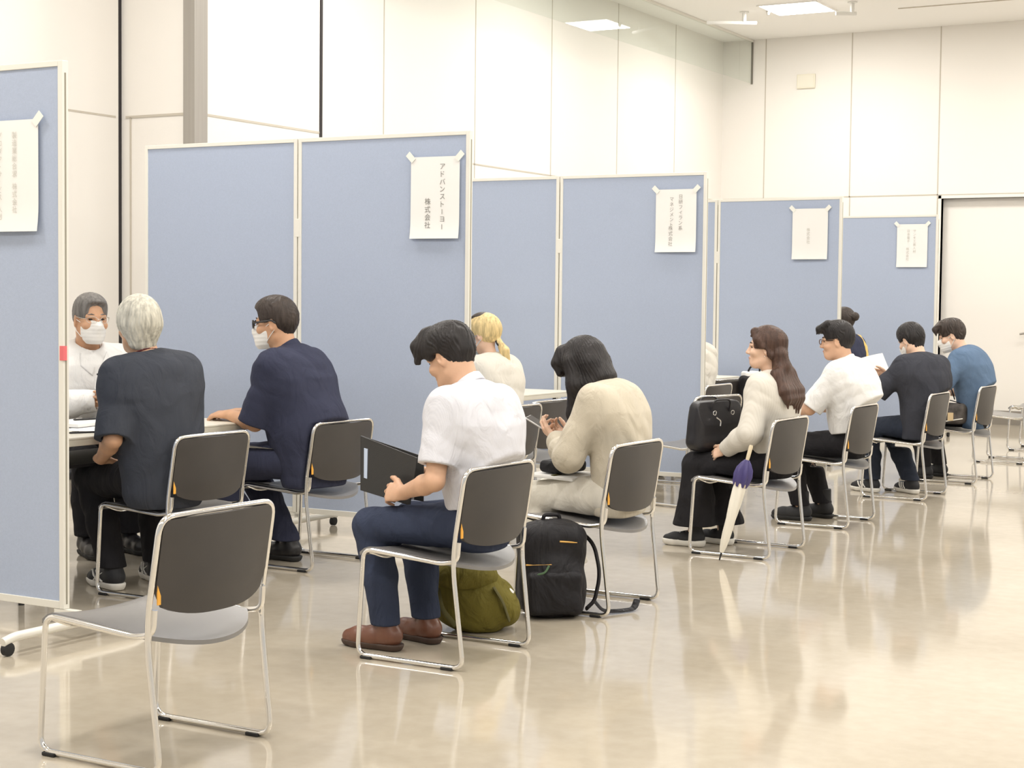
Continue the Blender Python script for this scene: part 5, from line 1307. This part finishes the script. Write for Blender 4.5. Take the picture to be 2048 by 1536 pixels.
# black handbag on the umbrella woman's lap
F = Field(0.005)
F.rbox((0, 0, 0.145), (0.175, 0.065, 0.145), 0.045).ell((0, 0, 0.05), (0.17, 0.085, 0.055), None, 0.03)
F.disp(folds(51, 14, 0.009, (0.7, 0.2, 0.5)))
F.custom((-0.25, -0.15, 0.1), (0.25, 0.15, 0.36), lambda x, y, z: np.abs(y) * -1 + 0.075 - 0.05 * np.clip((z - 0.12) / 0.2, 0, 1) + 0 * x, 0.01, '^')
F.ops[-1] = F.ops[-1][:2] + ((lambda x, y, z: np.abs(y) - 0.085 + 0.06 * np.clip((z - 0.10) / 0.2, 0, 1) + 0 * x),) + (0.0, '^')
hb = net_obj('handbag', F.mesh(), M_bagleather); hb.location = tuple(wpt(w7, (-0.03, 0.285, 0.585))); hb.rotation_euler = (0.06, 0, math.radians(w7.hdg - 90) - 0.35); tag(hb, 'black soft leather handbag on the lap of the woman in the ribbed sweater', 'handbag')
for sy in (-1, 1):
    MB().tube(fillet([(-0.07, sy * 0.045, 0.23), (-0.065, sy * 0.06, 0.30), (0.065, sy * 0.06, 0.30), (0.07, sy * 0.045, 0.23)], 0.05, 6), 0.006, 8).build('handle', M_bagleather, hb)
for sx in (-1, 1):
    MB().tube([(sx * 0.07, -0.075 + 0.0, 0.225 + 0.014 * 0) + np.array((0.012 * math.cos(a), 0.0, 0.012 * math.sin(a))) for a in np.linspace(0, 2 * PI, 13)[:-1]], 0.003, 6, closed=True).build('ring', M_chrome, hb)
MB().tube(fillet([(-0.06, -0.080, 0.20), (-0.03, -0.088, 0.18), (-0.035, -0.090, 0.15)], 0.01), 0.004, 6).build('charm', M_chrome, hb)

# closed umbrella against the near side of her chair
T0 = V3(-3.485, 8.50, 0.004); T1 = V3(-3.335, 8.575, 0.655); dU = unit(T1 - T0); LU = np.linalg.norm(T1 - T0)
ub = empty('umbrella', tuple(T0))
def along(t): return dU * t
def rings(ts, rs, nf, amp, mtl, name, parent):
    mb = MB(); u = unit(np.cross(dU, (0, 1, 0))); v = np.cross(dU, u); n = 40; V = []; Fc = []
    for t, r in zip(ts, rs):
        for k in range(n):
            a = 2 * PI * k / n; rr = r * (1 + amp * math.sin(nf * a + 14 * t)); V.append(along(t) + rr * (math.cos(a) * u + math.sin(a) * v))
    for i in range(len(ts) - 1):
        for k in range(n): k2 = (k + 1) % n; Fc.append((i * n + k, i * n + k2, (i + 1) * n + k2, (i + 1) * n + k))
    Fc.append(tuple(range(n - 1, -1, -1))); Fc.append(tuple((len(ts) - 1) * n + k for k in range(n)))
    return mb.add(V, Fc).build(name, mtl, parent)
rings(np.linspace(0.045, 0.44, 12), [0.010, 0.017, 0.021, 0.024, 0.026, 0.028, 0.030, 0.031, 0.032, 0.032, 0.032, 0.029], 4, 0.16, M_cream, 'canopy', ub)
rings([0.425, 0.45, 0.49, 0.53, 0.56, 0.58], [0.031, 0.040, 0.045, 0.040, 0.026, 0.012], 6, 0.22, M_navyfab, 'canopy_edge', ub)['label'] = 'loose navy edge of the folded canopy'
MB().tube([along(0.0), along(0.05)], [0.004, 0.007], 8).build('ferrule', M_black, ub)
hnd = MB().tube([along(0.56), along(0.60), along(0.655), along(0.665)], [0.009, 0.011, 0.012, 0.009], 10).build('handle', M_wood, ub)
rings([0.428, 0.445], [0.0325, 0.0325], 4, 0.02, M_wood, 'strap', ub)
tag(ub, 'closed white umbrella with navy edge leaning on the near side of the woman\'s chair', 'umbrella')

# papers held up by the dark-shirted reader
def bent_sheet(name, w, h, bend, loc, rt_, up_, mtl, parent=None, skew=0.0):
    rt_ = unit(rt_); up_ = unit(up_ - rt_ * np.dot(rt_, up_)); n_ = np.cross(rt_, up_)
    mb = MB(); f = lambda u, v: tuple((u - 0.5) * w * rt_ + (v - 0.5) * h * up_ + n_ * (bend * math.sin(u * PI) + 0.5 * bend * (v - 0.5) ** 2))
    mb.grid(f, 8, 8); mb.grid(lambda u, v: tuple(np.array(f(u, v)) - n_ * 0.0015), 8, 8)
    o = mb.build(name, mtl, parent); o.location = tuple(loc); return o
a_ = math.radians(m9.hdg - 90); Rz = rot((0, 0, 1), a_)
c_ = (wpt(m9, m9.wrL) + wpt(m9, m9.wrR)) / 2 + Rz @ V3(0.03, 0.10, 0.075)
pp_ = bent_sheet('papers', 0.22, 0.27, 0.012, c_, Rz @ V3(1, -0.35, 0.25), Rz @ V3(0.1, 0.45, 0.9), M_paper); tag(pp_, 'white papers held up in front of the dark-shirted reader', 'papers')

# bag on the blue-shirted man's lap
F = Field(0.006); F.rbox((0, 0, 0.085), (0.15, 0.075, 0.085), 0.05).disp(folds(61, 16, 0.010, (0.7, 0.3, 0.5)))
lb_ = net_obj('shoulder_bag', F.mesh(), M_camo); lb_.location = tuple(wpt(m10, (-0.20, 0.06, 0.455))); lb_.rotation_euler = (0, 0, math.radians(m10.hdg - 90) - 1.45); tag(lb_, 'dark mottled shoulder bag with tan tag at the blue-shirted man\'s hip', 'bag')
MB().box((0.01, -0.090, 0.03), (0.055, -0.068, 0.095)).build('leather_tag', M_tan, lb_, smooth=False, bevel=0.003)
MB().tube([(-0.13, -0.080, 0.05), (0.0, -0.084, 0.025), (0.13, -0.080, 0.05)], 0.005, 6).build('piping', M_alu, lb_)
MB().tube(fillet([(0.10, 0.0, 0.165), (0.0, -0.03, 0.20), (-0.12, 0.02, 0.16)], 0.05), 0.010, 8, flat=(1, 0.4)).build('strap', M_bagblk, lb_)
lp = [m10.c7 + m10.right * -0.055 + m10.fwd * 0.06, m10.c7 + m10.fwd * 0.155 - V3(0.03, 0, 0.10), m10.sp[2] + m10.fwd * 0.20 - V3(0.02, 0, 0.0)]
MB().tube([q_ * m10.scale for q_ in lp], 0.008, 6, flat=(1, 0.4)).build('lanyard', M_black, m10.o)

# things on the first table
def flat(name, c, w, h, t, rz, mtl, label, cat, group=None):
    o = MB().box((-w / 2, -h / 2, 0), (w / 2, h / 2, t)).build(name, mtl, None, smooth=False, bevel=min(0.002, t * 0.3)); o.location = c; o.rotation_euler = (0, 0, rz); tag(o, label, cat, group); return o
ZT = 0.7655
bk = flat('binder', (-6.14, 6.28, ZT), 0.24, 0.32, 0.022, 0.15, M_paper, 'open white binder with black underside on the table before the masked man', 'binder')
MB().box((-0.122, -0.162, -0.0004), (0.122, 0.162, 0.004)).build('cover', M_black, bk, smooth=False)
flat('paper_sheet', (-5.93, 6.16, ZT), 0.21, 0.297, 0.0012, 0.3, M_paper, 'white paper sheet lying between the binder and the table edge', 'paper')
flat('paper_sheet', (-6.10, 6.75, ZT), 0.21, 0.297, 0.0012, -0.1, M_paper, 'white paper sheet on the table beside the navy-shirted man\'s hands', 'paper')
def pen(c, rz, label):
    o = MB().tube([(-0.070, 0, 0.0055), (-0.062, 0, 0.0055), (0.055, 0, 0.0055), (0.070, 0, 0.0055)], [0.003, 0.0052, 0.0052, 0.002], 10).build('pen', M_black); MB().box((-0.055, -0.001, 0.0105), (-0.02, 0.001, 0.013)).build('clip', M_chrome, o, smooth=False)
    o.location = c; o.rotation_euler = (0, 0, rz); tag(o, label, 'pen'); return o
pen((-5.76, 5.93, ZT), 1.1, 'black pen lying near the table edge beside the grey-haired man')
pen((-6.16, 6.36, ZT + 0.0222), 1.3, 'black pen lying on the open white binder')
# folded white paper on the navy man's thigh
ks = (m3.hpL * 0.50 + m3.knL * 0.50) + V3(-0.062, -0.03, 0.076)
a_ = math.radians(m3.hdg - 90); Rz = rot((0, 0, 1), a_)
fp_ = bent_sheet('folded_paper', 0.05, 0.24, 0.006, wpt(m3, ks), Rz @ V3(1, 0.2, -0.5), Rz @ V3(0.15, 1, -0.05), M_paper); tag(fp_, 'narrow folded white paper lying on the navy-shirted man\'s thigh', 'paper')
# bag hanging on the far empty chair
F = Field(0.006); F.rbox((0, 0, -0.17), (0.15, 0.05, 0.15), 0.04).disp(folds(71, 16, 0.010, (0.6, 0.3, 0.6)))
tb = net_obj('tote_bag', F.mesh(), M_bagblk); tb.location = (-5.16, 13.27, 0.84); tb.rotation_euler = (0, 0, 1.2); tag(tb, 'black tote bag with white top hanging on the empty chair at the third table', 'bag')
F = Field(0.005); F.rbox((0, 0, -0.02), (0.12, 0.035, 0.035), 0.02).disp(folds(72, 30, 0.008, (0.9, 0.3, 0.3))); net_obj('white_lining', F.mesh(), M_paper, tb)
MB().tube(fillet([(-0.08, 0, -0.03), (-0.06, -0.02, 0.06), (0.06, -0.02, 0.06), (0.08, 0, -0.03)], 0.05, 6), 0.008, 8).build('handle', M_bagblk, tb)
